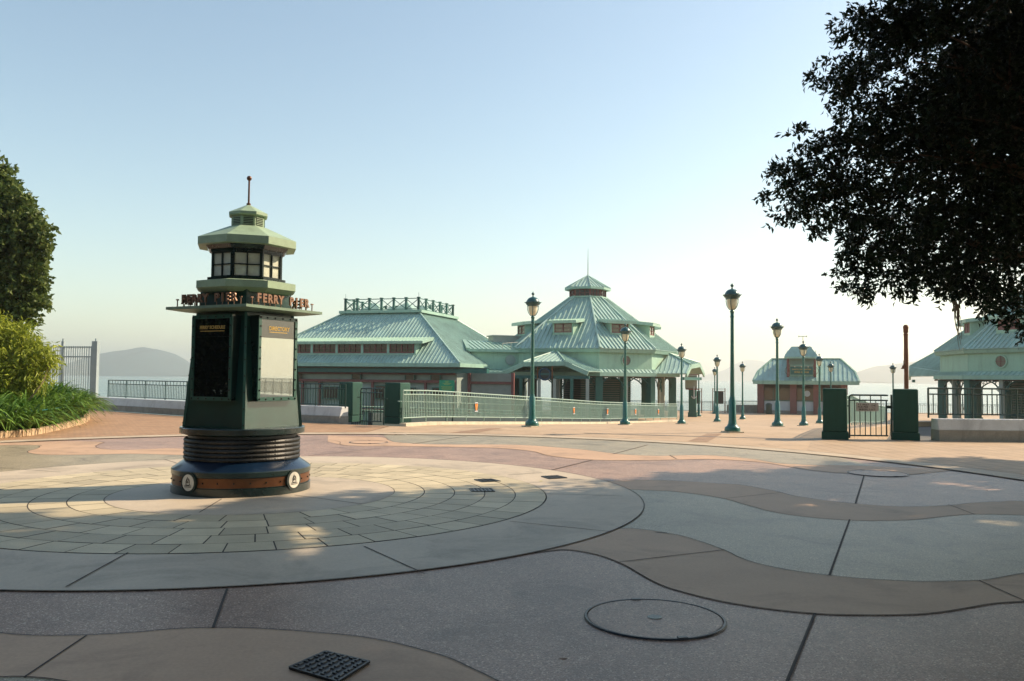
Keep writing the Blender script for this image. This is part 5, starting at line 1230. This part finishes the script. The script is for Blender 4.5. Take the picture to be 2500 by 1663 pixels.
# scattered fallen leaves
def fallen(label, p, m, s, rz):
    mb = MB(); n = 7; L_ = [(-1 + 2 * i / (n - 1)) for i in range(n)]; vs = []
    for t in L_: w = .42 * (1 - t * t) ** .8 + .01; vs += [(t * s, w * s, .15 * s * t * t), (t * s, 0, .05 * s + .15 * s * t * t - .05 * s), (t * s, -w * s, .15 * s * t * t)]
    mb.add(vs, [(3 * i + k, 3 * i + k + 1, 3 * i + 4 + k, 3 * i + 3 + k) for i in range(n - 1) for k in range(2)])
    o = mb.build('fallen_leaf', m); o.location = (p.x, p.y, .022); o.rotation_euler = (.15, .1, rz); tag(o, label, 'leaf', 'fallen leaves on the paving')
fallen('bright yellow fallen leaf beside the rusty drain cover', gnd(1320, 1178), 'leafyellow', .035, .5)
for (px, py), lab in zip(((2452, 1172), (2408, 1202), (2069, 1203), (2496, 1116), (2276, 1168), (1822, 1110), (2096, 1136), (1374, 1619)),
    ('dark curled leaf on the cream ring at the far right', 'brown leaf on the shaded rosy paving at right', 'small dark leaf on the shaded rosy paving near the joint', 'orange brown leaf on the tan bricks at the right edge',
     'small dark leaf left of the cream ring', 'tiny leaf on the sunlit tan band', 'brown leaf near the far manhole cover', 'dark speck of a leaf below the large manhole cover')):
    fallen(lab, gnd(px, py), 'leafbrown', .030, px * .7)
# ================================================================== VEGETATION
def leaf_mesh(name, m, parent, base, direc, length, width, fold=.25, curl=.25, tone=None, r=rng):
    """one folded two-face leaf per row: base point, direction, length, width"""
    N = len(base); d = direc / np.linalg.norm(direc, axis=1, keepdims=True)
    rnd = r.normal(size=(N, 3)); s = np.cross(d, rnd); s /= np.linalg.norm(s, axis=1, keepdims=True) + 1e-9; n = np.cross(s, d)
    L_, W_ = length[:, None], width[:, None]
    mid = base + d * L_ * .5 + n * L_ * .04; tip = base + d * L_ - n * L_ * curl * .4
    lf = mid + s * W_ * .5 + n * W_ * fold; rg = mid - s * W_ * .5 + n * W_ * fold
    v = np.stack([base, lf, tip, rg, mid], 1).reshape(-1, 3).astype(np.float32)
    i = np.arange(N)[:, None] * 5
    f = np.concatenate([i + np.array([[0, 4, 2, 1]]), i + np.array([[0, 3, 2, 4]])], 1).reshape(-1).astype(np.int32)
    me = bpy.data.meshes.new(name); me.vertices.add(len(v)); me.vertices.foreach_set('co', v.ravel())
    me.loops.add(len(f)); me.loops.foreach_set('vertex_index', f); k = 2 * N
    me.polygons.add(k); me.polygons.foreach_set('loop_start', np.arange(k, dtype=np.int32) * 4)
    me.update(calc_edges=True); me.validate()
    a = me.attributes.new('tone', 'FLOAT', 'FACE'); tone = r.beta(2, 2, N) if tone is None else tone
    a.data.foreach_set('value', np.repeat(tone, 2).astype(np.float32)); me.materials.append(M[m])
    o = bpy.data.objects.new(name, me); C.objects.link(o); o.parent = parent; return o
def crown_points(blobs, density, r=rng, inner=.5, per=9, spread=.16, length=.09, aspect=.42, droop=.25, out=1.0):
    """leafy twigs: twig points in the outer shell of each blob, leaves spreading from each twig"""
    B, D, TN = [], [], []
    for (c, rad) in blobs:
        c, rad = np.array(c, float), np.array(rad if hasattr(rad, '__len__') else (rad,) * 3, float)
        n = max(6, int(density * (rad.prod()) ** (2 / 3)))
        u = r.normal(size=(n, 3)); u /= np.linalg.norm(u, axis=1, keepdims=True)
        q = (inner + (1.06 - inner) * r.random((n, 1)) ** .7); p = c + u * rad * q
        od = u * out + r.normal(size=(n, 3)) * .5 + np.array([0, 0, -droop]); od /= np.linalg.norm(od, axis=1, keepdims=True)
        t = r.random((n, per, 1)); pts = p[:, None] + od[:, None] * (t - .3) * spread * 2 + r.normal(size=(n, per, 3)) * spread * .28
        dd = od[:, None] * .7 + r.normal(size=(n, per, 3)) * .75 + np.array([0, 0, -droop])
        B.append(pts.reshape(-1, 3)); D.append(dd.reshape(-1, 3))
        TN.append(np.clip(np.repeat(r.beta(2, 2.2, n), per) * .7 + .3 * r.random(n * per), 0, 1))
    B, D, TN = np.concatenate(B), np.concatenate(D), np.concatenate(TN); N = len(B)
    Ln = length * r.uniform(.65, 1.25, N); return B, D, Ln, Ln * aspect * r.uniform(.8, 1.2, N), TN
SB = [gnd(*q) for q in ((-900, 1300), (0, 1275), (250, 1268), (420, 1248), (600, 1232), (800, 1214), (950, 1204), (1100, 1190), (1300, 1179), (1700, 1160), (1850, 1146), (2000, 1137), (2150, 1128), (2300, 1119), (2500, 1126), (2900, 1135))]
SBX, SBY = [q.x for q in SB], [q.y for q in SB]
GLINT_GAP = [tuple(gnd(*q))[:2] for q in ((655, 1278), (795, 1288), (812, 1330), (690, 1408))]  # opening cut in the crowns; sun through it stands in for the glass reflection
HOLES = []  # traced sunlit spots; crowns are shaped with holes that let sun reach them
for px, py, rx, ry in ((20, 1300, 60, 8), (140, 1296, 55, 9), (215, 1312, 40, 6), (60, 1332, 70, 8), (300, 1290, 40, 5), (430, 1275, 40, 5), (860, 1218, 50, 4), (980, 1213, 35, 3), (700, 1240, 40, 4), (560, 1265, 30, 4),
        (1968, 1235, 40, 5), (2040, 1222, 35, 4), (2310, 1180, 35, 4), (2370, 1187, 40, 4), (2410, 1195, 35, 4), (2440, 1278, 65, 9), (2478, 1302, 30, 7), (2340, 1563, 55, 14), (2205, 1558, 25, 6), (1778, 1299, 30, 4), (1995, 1308, 28, 4), (2055, 1400, 40, 5),
        (1930, 1207, 25, 3), (2240, 1262, 40, 4), (2160, 1310, 30, 4), (2300, 1288, 35, 4), (860, 1525, 30, 9), (2300, 1142, 45, 3), (2150, 1150, 40, 3), (1100, 1200, 30, 3), (2420, 1420, 35, 6), (1820, 1340, 22, 4)):
    a, b = gnd(px, py), gnd(px + rx, py); t_ = gnd(px, py - ry); HOLES.append((a.x, a.y, abs(b.x - a.x), max(.10, abs(t_.y - a.y))))
def prune(B, D, Ln, Wd, TN, o, seed, slack=0.0):
    """crowns are cut back so that the far part of the plaza stays in the sun"""
    r = np.random.default_rng(seed); Wp = B + o; k = Wp[:, 2] / sdir.z; gx, gy = Wp[:, 0] - sdir.x * k, Wp[:, 1] - sdir.y * k
    wob = .28 * np.sin(gx * 2.1 + 1) + .22 * np.sin(gx * 5.3) + .12 * np.sin(gx * 11.7 + 2)
    keep = gy < np.interp(gx, SBX, SBY) + wob + slack + r.normal(size=len(gx)) * .16
    c = np.zeros(len(gx), bool); n = len(GLINT_GAP)
    for i in range(n):
        (x1, y1), (x2, y2) = GLINT_GAP[i], GLINT_GAP[i - 1]
        c ^= ((y1 > gy) != (y2 > gy)) & (gx < (x2 - x1) * (gy - y1) / (y2 - y1 + 1e-9) + x1)
    keep &= ~(c & (r.random(len(gx)) < 1.1))
    for (ex, ey, ea, eb) in HOLES:
        keep &= ~((((gx - ex) / ea) ** 2 + ((gy - ey) / eb) ** 2 < 1) & (r.random(len(gx)) < .96))
    return B[keep], D[keep], Ln[keep], Wd[keep], TN[keep]
def limb(mb, a, b, r0, r1, seed, bend=.12, n=7):
    rr = np.random.default_rng(seed); a, b = np.array(a, float), np.array(b, float); ln = np.linalg.norm(b - a); off = rr.normal(size=3) * ln * bend; off[2] = abs(off[2]) * .5
    pts = [a + (b - a) * t + off * math.sin(PI * t) + rr.normal(size=3) * ln * .012 * (0 < t < 1) for t in np.linspace(0, 1, n)]
    mb.tube([tuple(p) for p in pts], [r0 + (r1 - r0) * t for t in np.linspace(0, 1, n)], 9); return pts
def tree(name, label, base, trunk_top, r0, blobs, m, bark, density, seed, limbs=8, group=None, cut=None, **kw):
    rr = np.random.default_rng(seed); root = thing(name, label, 'tree', tuple(base), group=group); o = np.array(base, float)
    loc = [(np.array(c) - o, rad) for c, rad in blobs]; tb = MB(); tt = np.array(trunk_top) - o
    flare = [(0, 0, -.05), (0, 0, .12)]
    pts = limb(tb, (0, 0, -.08), tt, r0, r0 * .62, seed + 1, .05, 9); tb.tube([(0, 0, -.1), (0, 0, .1), tuple(pts[1] * .5)], [r0 * 1.7, r0 * 1.25, r0 * .95], 10)
    order = sorted(range(len(loc)), key=lambda i: -np.prod(np.atleast_1d(loc[i][1]) * np.ones(3)))[:limbs]
    lb = MB()
    for k, i in enumerate(order):
        s = pts[-1] if k % 3 else pts[-3]; e = loc[i][0]; q = limb(lb, s, e, r0 * .45, r0 * .10, seed + 10 + k, .10)
        for j in range(4): limb(lb, q[3 + j % 3], e + np.clip(rr.normal(size=3), -1, 1) * np.mean(loc[i][1]) * .5, r0 * .11, r0 * .03, seed + 100 + k * 7 + j, .1, 5)
    to = tb.build('trunk', bark, root); lb.build('limbs', bark, root)
    B, D, Ln, Wd, TN = crown_points(loc, density, rr, **kw)
    if cut is not None: B, D, Ln, Wd, TN = prune(B, D, Ln, Wd, TN, o, seed, cut)
    co_ = leaf_mesh('crown', m, root, B, D, Ln, Wd, tone=TN, r=rr)
    return root
def pb(px, py, rp, Y, sq=1.0, dy=1.0):
    """blob seen at a pixel with a pixel radius, at distance Y"""
    p = at(px, py, Y); r = rp * Y / F_PX; return (tuple(p), (r, r * dy, r * sq))
# --- big overhanging tree at the right (trunk just outside the frame)
bl = [pb(q[0] + (6 if q[2] < 95 else 22), q[1] - (3 if q[1] > 690 else 0), max(10, q[2] - (9 if q[2] < 95 else 26)), q[3] * .82) for q in [
 (2300, 130, 210, 14.2), (2340, 400, 240, 14.4), (2215, 330, 165, 14.0), (2170, 520, 130, 13.8), (2340, 590, 165, 14.2), (2460, 260, 260, 14.8), (2490, 560, 200, 14.5), (2140, 60, 95, 14.0), (2240, 70, 130, 13.6),
 (2085, 62, 60, 13.9), (2040, 70, 26, 13.9), (2070, 185, 66, 13.7), (2120, 215, 90, 14.2), (2000, 180, 30, 13.6), (1972, 190, 18, 13.6), (2050, 255, 34, 13.8), (2110, 300, 78, 13.9), (2040, 272, 20, 13.8),
 (2020, 338, 52, 13.6), (1965, 338, 36, 13.5), (1938, 325, 20, 13.5), (2060, 400, 90, 13.8), (1985, 430, 78, 13.6), (1912, 425, 46, 13.5), (1878, 412, 24, 13.5), (1868, 480, 20, 13.5), (1930, 490, 50, 13.6), (1895, 530, 26, 13.5), (1985, 525, 48, 13.5), (1990, 560, 20, 13.5),
 (2075, 500, 90, 13.8), (2105, 590, 66, 13.7), (2085, 640, 44, 13.7), (2040, 660, 20, 13.6), (2055, 618, 16, 13.6), (2085, 700, 42, 13.7), (2118, 722, 26, 13.7), (2160, 660, 66, 13.8), (2200, 690, 42, 13.8), (2245, 640, 80, 14.0), (2225, 715, 16, 13.8),
 (2330, 690, 52, 14.0), (2385, 700, 58, 14.0), (2440, 730, 56, 14.0), (2480, 770, 46, 13.4), (2420, 765, 30, 13.4), (2290, 680, 30, 14.0), (2490, 815, 26, 13.2), (2295, 722, 16, 13.9)]]
bl += [((8.6, 12.6, 6.6), (2.0, 1.8, 1.8)), ((9.8, 11.4, 5.2), (2.0, 1.9, 1.8)), ((9.4, 13.2, 4.4), (1.8, 1.6, 1.4)), ((7.2, 11.6, 7.9), (2.0, 1.8, 1.4)), ((10.0, 12.0, 7.6), (2.0, 1.9, 1.5)), ((10.8, 10.4, 6.6), (1.8, 1.7, 1.5))]
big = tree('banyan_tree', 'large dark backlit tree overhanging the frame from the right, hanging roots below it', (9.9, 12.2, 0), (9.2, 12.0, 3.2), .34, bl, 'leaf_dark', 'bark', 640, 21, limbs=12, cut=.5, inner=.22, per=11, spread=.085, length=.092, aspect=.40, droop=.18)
hrt = MB(); o_ = np.array((9.9, 12.2, 0))
for k in range(9):
    a = np.array(at(2333 + random.uniform(-6, 5), 735, 11.4)) - o_; b = np.array(at(2345 + random.uniform(-8, 4), 845 + random.uniform(-50, 12), 11.4)) - o_
    hrt.tube([tuple(a + (b - a) * t + np.array((.03 * math.sin(5 * t + k), .02 * math.cos(4 * t + k), 0))) for t in np.linspace(0, 1, 9)], [.010 - .007 * t for t in np.linspace(0, 1, 9)], 4)
for px, y0, y1 in ((2290, 700, 742), (2283, 715, 730)):
    a = np.array(at(px, y0, 11.4)) - o_; b = np.array(at(px + 4, y1, 11.4)) - o_; hrt.tube([tuple(a), tuple((a + b) / 2 + .01), tuple(b)], .005, 4)
hrt.build('hanging_roots', 'twig', big)
# --- trees outside the right edge whose crowns shade the near paving
SPOTS = [((20.5, 16.0), 'tall dark tree right of the banyan, outside the frame'), ((15.0, 9.0), 'dark tree to the right of the viewer, outside the frame'), ((9.5, 2.0), 'dark tree close beside the viewer, outside the frame')]
SH = [[], [], []]; r9 = np.random.default_rng(99)
def hidden(p, r):
    """true where a crown blob stays out of the picture or behind the banyan"""
    for dx in (-r - .7, r):
        for dz in (-r * .75 - .7, r * .4):
            x, y, z = p[0] + dx, p[1], p[2] + dz
            if y < .5: continue
            u, v = 1250 + F_PX * x / y, 922 - F_PX * (z - EYE) / y
            if u < 2530 and v > -30 and not (u > 2120 and v < 540 and y > 12.8): return False
    return True
for gx in np.arange(-9, 12.5, 1.9):
    for gy in np.arange(2.0, 17.5, 1.7):
        if gy > 8 and r9.random() < .12: continue
        x, y = gx + r9.uniform(-.5, .5), gy + r9.uniform(-.5, .5)
        if y > np.interp(x, SBX, SBY) + .3: continue
        for h in (6.2, 7.0, 7.8, 8.6, 9.4, 10.4, 11.4):
            h += r9.uniform(-.4, .4); c = (x + sdir.x / sdir.z * h, y + sdir.y / sdir.z * h, h); rad = r9.uniform(1.2, 1.7) + (.25 if gy < 8 else 0)
            if hidden(c, rad):
                k = min(range(3), key=lambda i: (SPOTS[i][0][0] - c[0]) ** 2 + (SPOTS[i][0][1] - c[1]) ** 2); SH[k].append((c, (rad, rad, rad * .7))); break
for k, ((bx, by), lab) in enumerate(SPOTS):
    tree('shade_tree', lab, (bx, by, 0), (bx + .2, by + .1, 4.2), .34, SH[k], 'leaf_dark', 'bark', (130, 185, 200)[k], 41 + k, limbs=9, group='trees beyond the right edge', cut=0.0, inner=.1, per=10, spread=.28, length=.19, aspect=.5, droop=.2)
over = [((5.4, -.6, 5.4), (2.4, 2.2, 1.2)), ((3.4, -3.4, 5.6), (3.0, 2.4, 1.4))]  # overhead crown added out of view, blocks sky to darken the near paving
tree('shade_tree', 'unseen spreading tree over the viewer, added to darken the near paving', (4.5, -2.5, 0), (4.2, -2.2, 3.6), .34, over, 'leaf_dark', 'bark', 120, 48, limbs=5, group='trees beyond the right edge', cut=0.0, inner=.1, per=10, spread=.28, length=.22, aspect=.5, droop=.2)
# --- trees behind the viewer's left, mirrored in the dark notice case
tree('shade_tree', 'pale trunked tree left of the viewer, outside the frame', (-13.2, 7.6, 0), (-13.0, 7.6, 3.4), .30, [((-13.0, 7.6, 4.6), (2.6, 2.6, 1.6)), ((-15.0, 9.4, 4.0), (2.4, 2.4, 1.8)), ((-15.6, 6.0, 4.2), (2.4, 2.6, 1.8)), ((-17.5, 8.0, 2.6), (2.2, 3.4, 2.4)), ((-18, 4.0, 2.6), (2.4, 3.0, 2.4)), ((-18, 12.0, 2.4), (2.0, 2.6, 2.0)), ((-16, 2.0, 3.0), (2.6, 2.6, 2.4))], 'leaf_dark', 'barkpale', 330, 44, limbs=5, group='trees beyond the left edge', inner=.1, per=9, spread=.28, length=.22, aspect=.6, droop=.2)
for (bx, by), sd in (((-15, -4), 45), ((-8, -11), 46), ((4, -13), 47)):  # unseen trees added to darken the left side of the kiosk
    tree('shade_tree', 'dense unseen tree behind the viewer, added to darken left facing surfaces', (bx, by, 0), (bx, by, 2.6), .3, [((bx + rng.uniform(-3, 3), by + rng.uniform(-3, 3), z), (3.0, 3.0, 2.0)) for z in (2.2, 3.2, 4.4, 5.6, 6.8, 8.2, 3.6, 5.2)], 'leaf_dark', 'barkpale', 60, sd, limbs=4, group='trees behind the viewer', inner=.1, per=9, spread=.35, length=.34, aspect=.6, droop=.2)
# --- broad leaved tree on the left
bl = [pb(*q) for q in [(-60, 560, 140, 27.5), (0, 560, 85, 27), (10, 690, 90, 27), (-30, 460, 70, 27.2), (-90, 700, 140, 27.4), (-100, 480, 120, 27.6), (45, 620, 62, 26.7), (55, 720, 50, 26.6), (45, 540, 40, 26.8),
 (-5, 405, 18, 26.9), (8, 440, 20, 26.8), (52, 482, 17, 26.6), (25, 500, 36, 26.7), (84, 520, 17, 26.5), (68, 560, 34, 26.5), (112, 560, 19, 26.4), (98, 598, 22, 26.4), (90, 645, 20, 26.4), (96, 690, 19, 26.4), (62, 676, 30, 26.4), (94, 742, 20, 26.3), (70, 770, 26, 26.3), (110, 582, 12, 26.3)]]
tree('broadleaf_tree', 'broad leaved green tree at the left edge, sunlit on its right side', (-18.6, 27.5, 0), (-18.2, 27.3, 3.0), .22, bl, 'leaf_mid', 'bark', 260, 31, limbs=9, inner=.45, per=10, spread=.125, length=.18, aspect=.62, droop=.35)
# --- lime green shrub below it
bl = [pb(q[0] - 22, q[1] + 26, q[2], q[3]) for q in [(40, 840, 70, 24.8), (0, 810, 60, 24.8), (95, 860, 52, 24.6), (-40, 860, 90, 24.8), (120, 840, 30, 24.6), (145, 848, 15, 24.6), (70, 800, 34, 24.8), (110, 895, 26, 24.5), (30, 900, 62, 24.5), (60, 780, 20, 24.8), (95, 810, 22, 24.7), (10, 780, 30, 24.9), (80, 900, 30, 24.3), (15, 905, 40, 24.3), (-30, 910, 50, 24.4)]]
sb_ = thing('shrub', 'lime green narrow leaved shrub in front of the broad leaved tree', 'shrub', (-14.9, 24.8, .1)); o_ = np.array((-14.9, 24.8, .1))
st = MB(); 
for k in range(9): limb(st, (random.uniform(-.5, .5), random.uniform(-.3, .3), -.1), np.array(bl[k % 6][0]) - o_, .035, .012, 300 + k, .12, 6)
st.build('stems', 'barkpale', sb_)
B, D, Ln, Wd, TN = crown_points([(np.array(c) - o_, r_) for c, r_ in bl], 430, np.random.default_rng(5), inner=.35, per=10, spread=.19, length=.19, aspect=.20, droop=.7)
leaf_mesh('foliage', 'leaf_lime', sb_, B, D, Ln, Wd, curl=.6, tone=TN)
# --- planting bed with strap leaves and sandstone edging
edge = [(-160, 1096), (-60, 1080), (0, 1070), (55, 1066), (110, 1057), (160, 1045), (200, 1034), (212, 1024), (205, 1015)]
EC = [gnd(*p) for p in edge]; ECs = catmull(EC, 8)
back = [Vector((-19.5, 33.5, 0)), Vector((-26, 33, 0)), Vector((-26, 20, 0))]
sheet('planting_soil', ECs + back, .10, 'soil')
eg = thing('bed_edging', 'curved sandstone block edging round the strap leaf planting bed', 'edging', (EC[0].x, EC[0].y, 0)); mb = MB(); d_ = 0; o3 = EC[0]
acc = 0; i0 = 0; ecs = [p - o3 for p in ECs]; blocks = []
for a, b in zip(ecs, ecs[1:]):
    n = max(1, int((b - a).length / .42))
    for k in range(n):
        p, q = a.lerp(b, k / n), a.lerp(b, (k + .95) / n); mb.beam((p.x, p.y, .085), (q.x, q.y, .085), .17 + random.uniform(-.015, .015), .17 + random.uniform(-.015, .02))
mb.build('edging_blocks', 'edging', eg, smooth=False, bevel=.012)
# strap leaves
r5 = np.random.default_rng(77); mb = MB(); tones = []
poly2 = [(p.x, p.y) for p in ECs + back]
def inside(x, y):
    c = False; n = len(poly2)
    for i in range(n):
        (x1, y1), (x2, y2) = poly2[i], poly2[i - 1]
        if (y1 > y) != (y2 > y) and x < (x2 - x1) * (y - y1) / (y2 - y1) + x1: c = not c
    return c
cl = []
while len(cl) < 330:
    x, y = r5.uniform(-21, -11.8), r5.uniform(20.2, 31.5)
    if inside(x, y) and abs(x / y) < .66: cl.append((x, y))
for x, y in cl:
    dist = min((Vector((x, y, 0)) - p).length for p in ECs); hgt = 1.0 if dist > .7 else .75; back_ = .15 if y > 25 else 0
    for k in range(r5.integers(20, 30)):
        a = r5.uniform(0, 2 * PI); ln = r5.uniform(1.1, 2.15) * hgt; lean = r5.uniform(.25, 1.0); w = r5.uniform(.022, .042); d = np.array((math.cos(a), math.sin(a))); s = np.array((-d[1], d[0])); vs = []; n = 6
        for i in range(n + 1):
            t = i / n; rr_ = ln * (lean * .75 * t + .12 * t * t); z = .1 + back_ + ln * (1.05 * t - (.35 + .75 * lean) * t * t * .95); ww = w * (1 - t ** 3) + .002
            p = np.array((x, y)) + d * rr_; vs += [(p[0] + s[0] * ww, p[1] + s[1] * ww, z + .006), (p[0], p[1], z), (p[0] - s[0] * ww, p[1] - s[1] * ww, z + .006)]
        mb.add(vs, [(3 * i + q, 3 * i + q + 1, 3 * i + q + 4, 3 * i + q + 3) for i in range(n) for q in (0, 1)]); tones += [float(np.clip(r5.beta(1.6, 2.2), 0, 1))] * (2 * n)
o = mb.build('strap_leaf_planting', 'leaf_strap', smooth=False); a_ = o.data.attributes.new('tone', 'FLOAT', 'FACE'); a_.data.foreach_set('value', tones[:len(o.data.polygons)]); tag(o, kind='stuff')
# low garden rail in the bed
gr_ = thing('garden_rail', 'low thin green rail running through the strap leaf plants', 'rail', (EC[1].x, EC[1].y, 0)); mb = MB(); pts = [gnd(*p) + Vector((-.25, .55, 0)) for p in edge[1:8]]
pts = [Vector((p.x - EC[1].x, p.y - EC[1].y, .60)) for p in pts]; mb.tube(catmull(pts, 6), .022, 6); mb.build('rail', 'lampgreen', gr_)
for p in pts: MB().tube([p, p - Vector((0, 0, .6))], .018, 6).build('post', 'lampgreen', gr_)
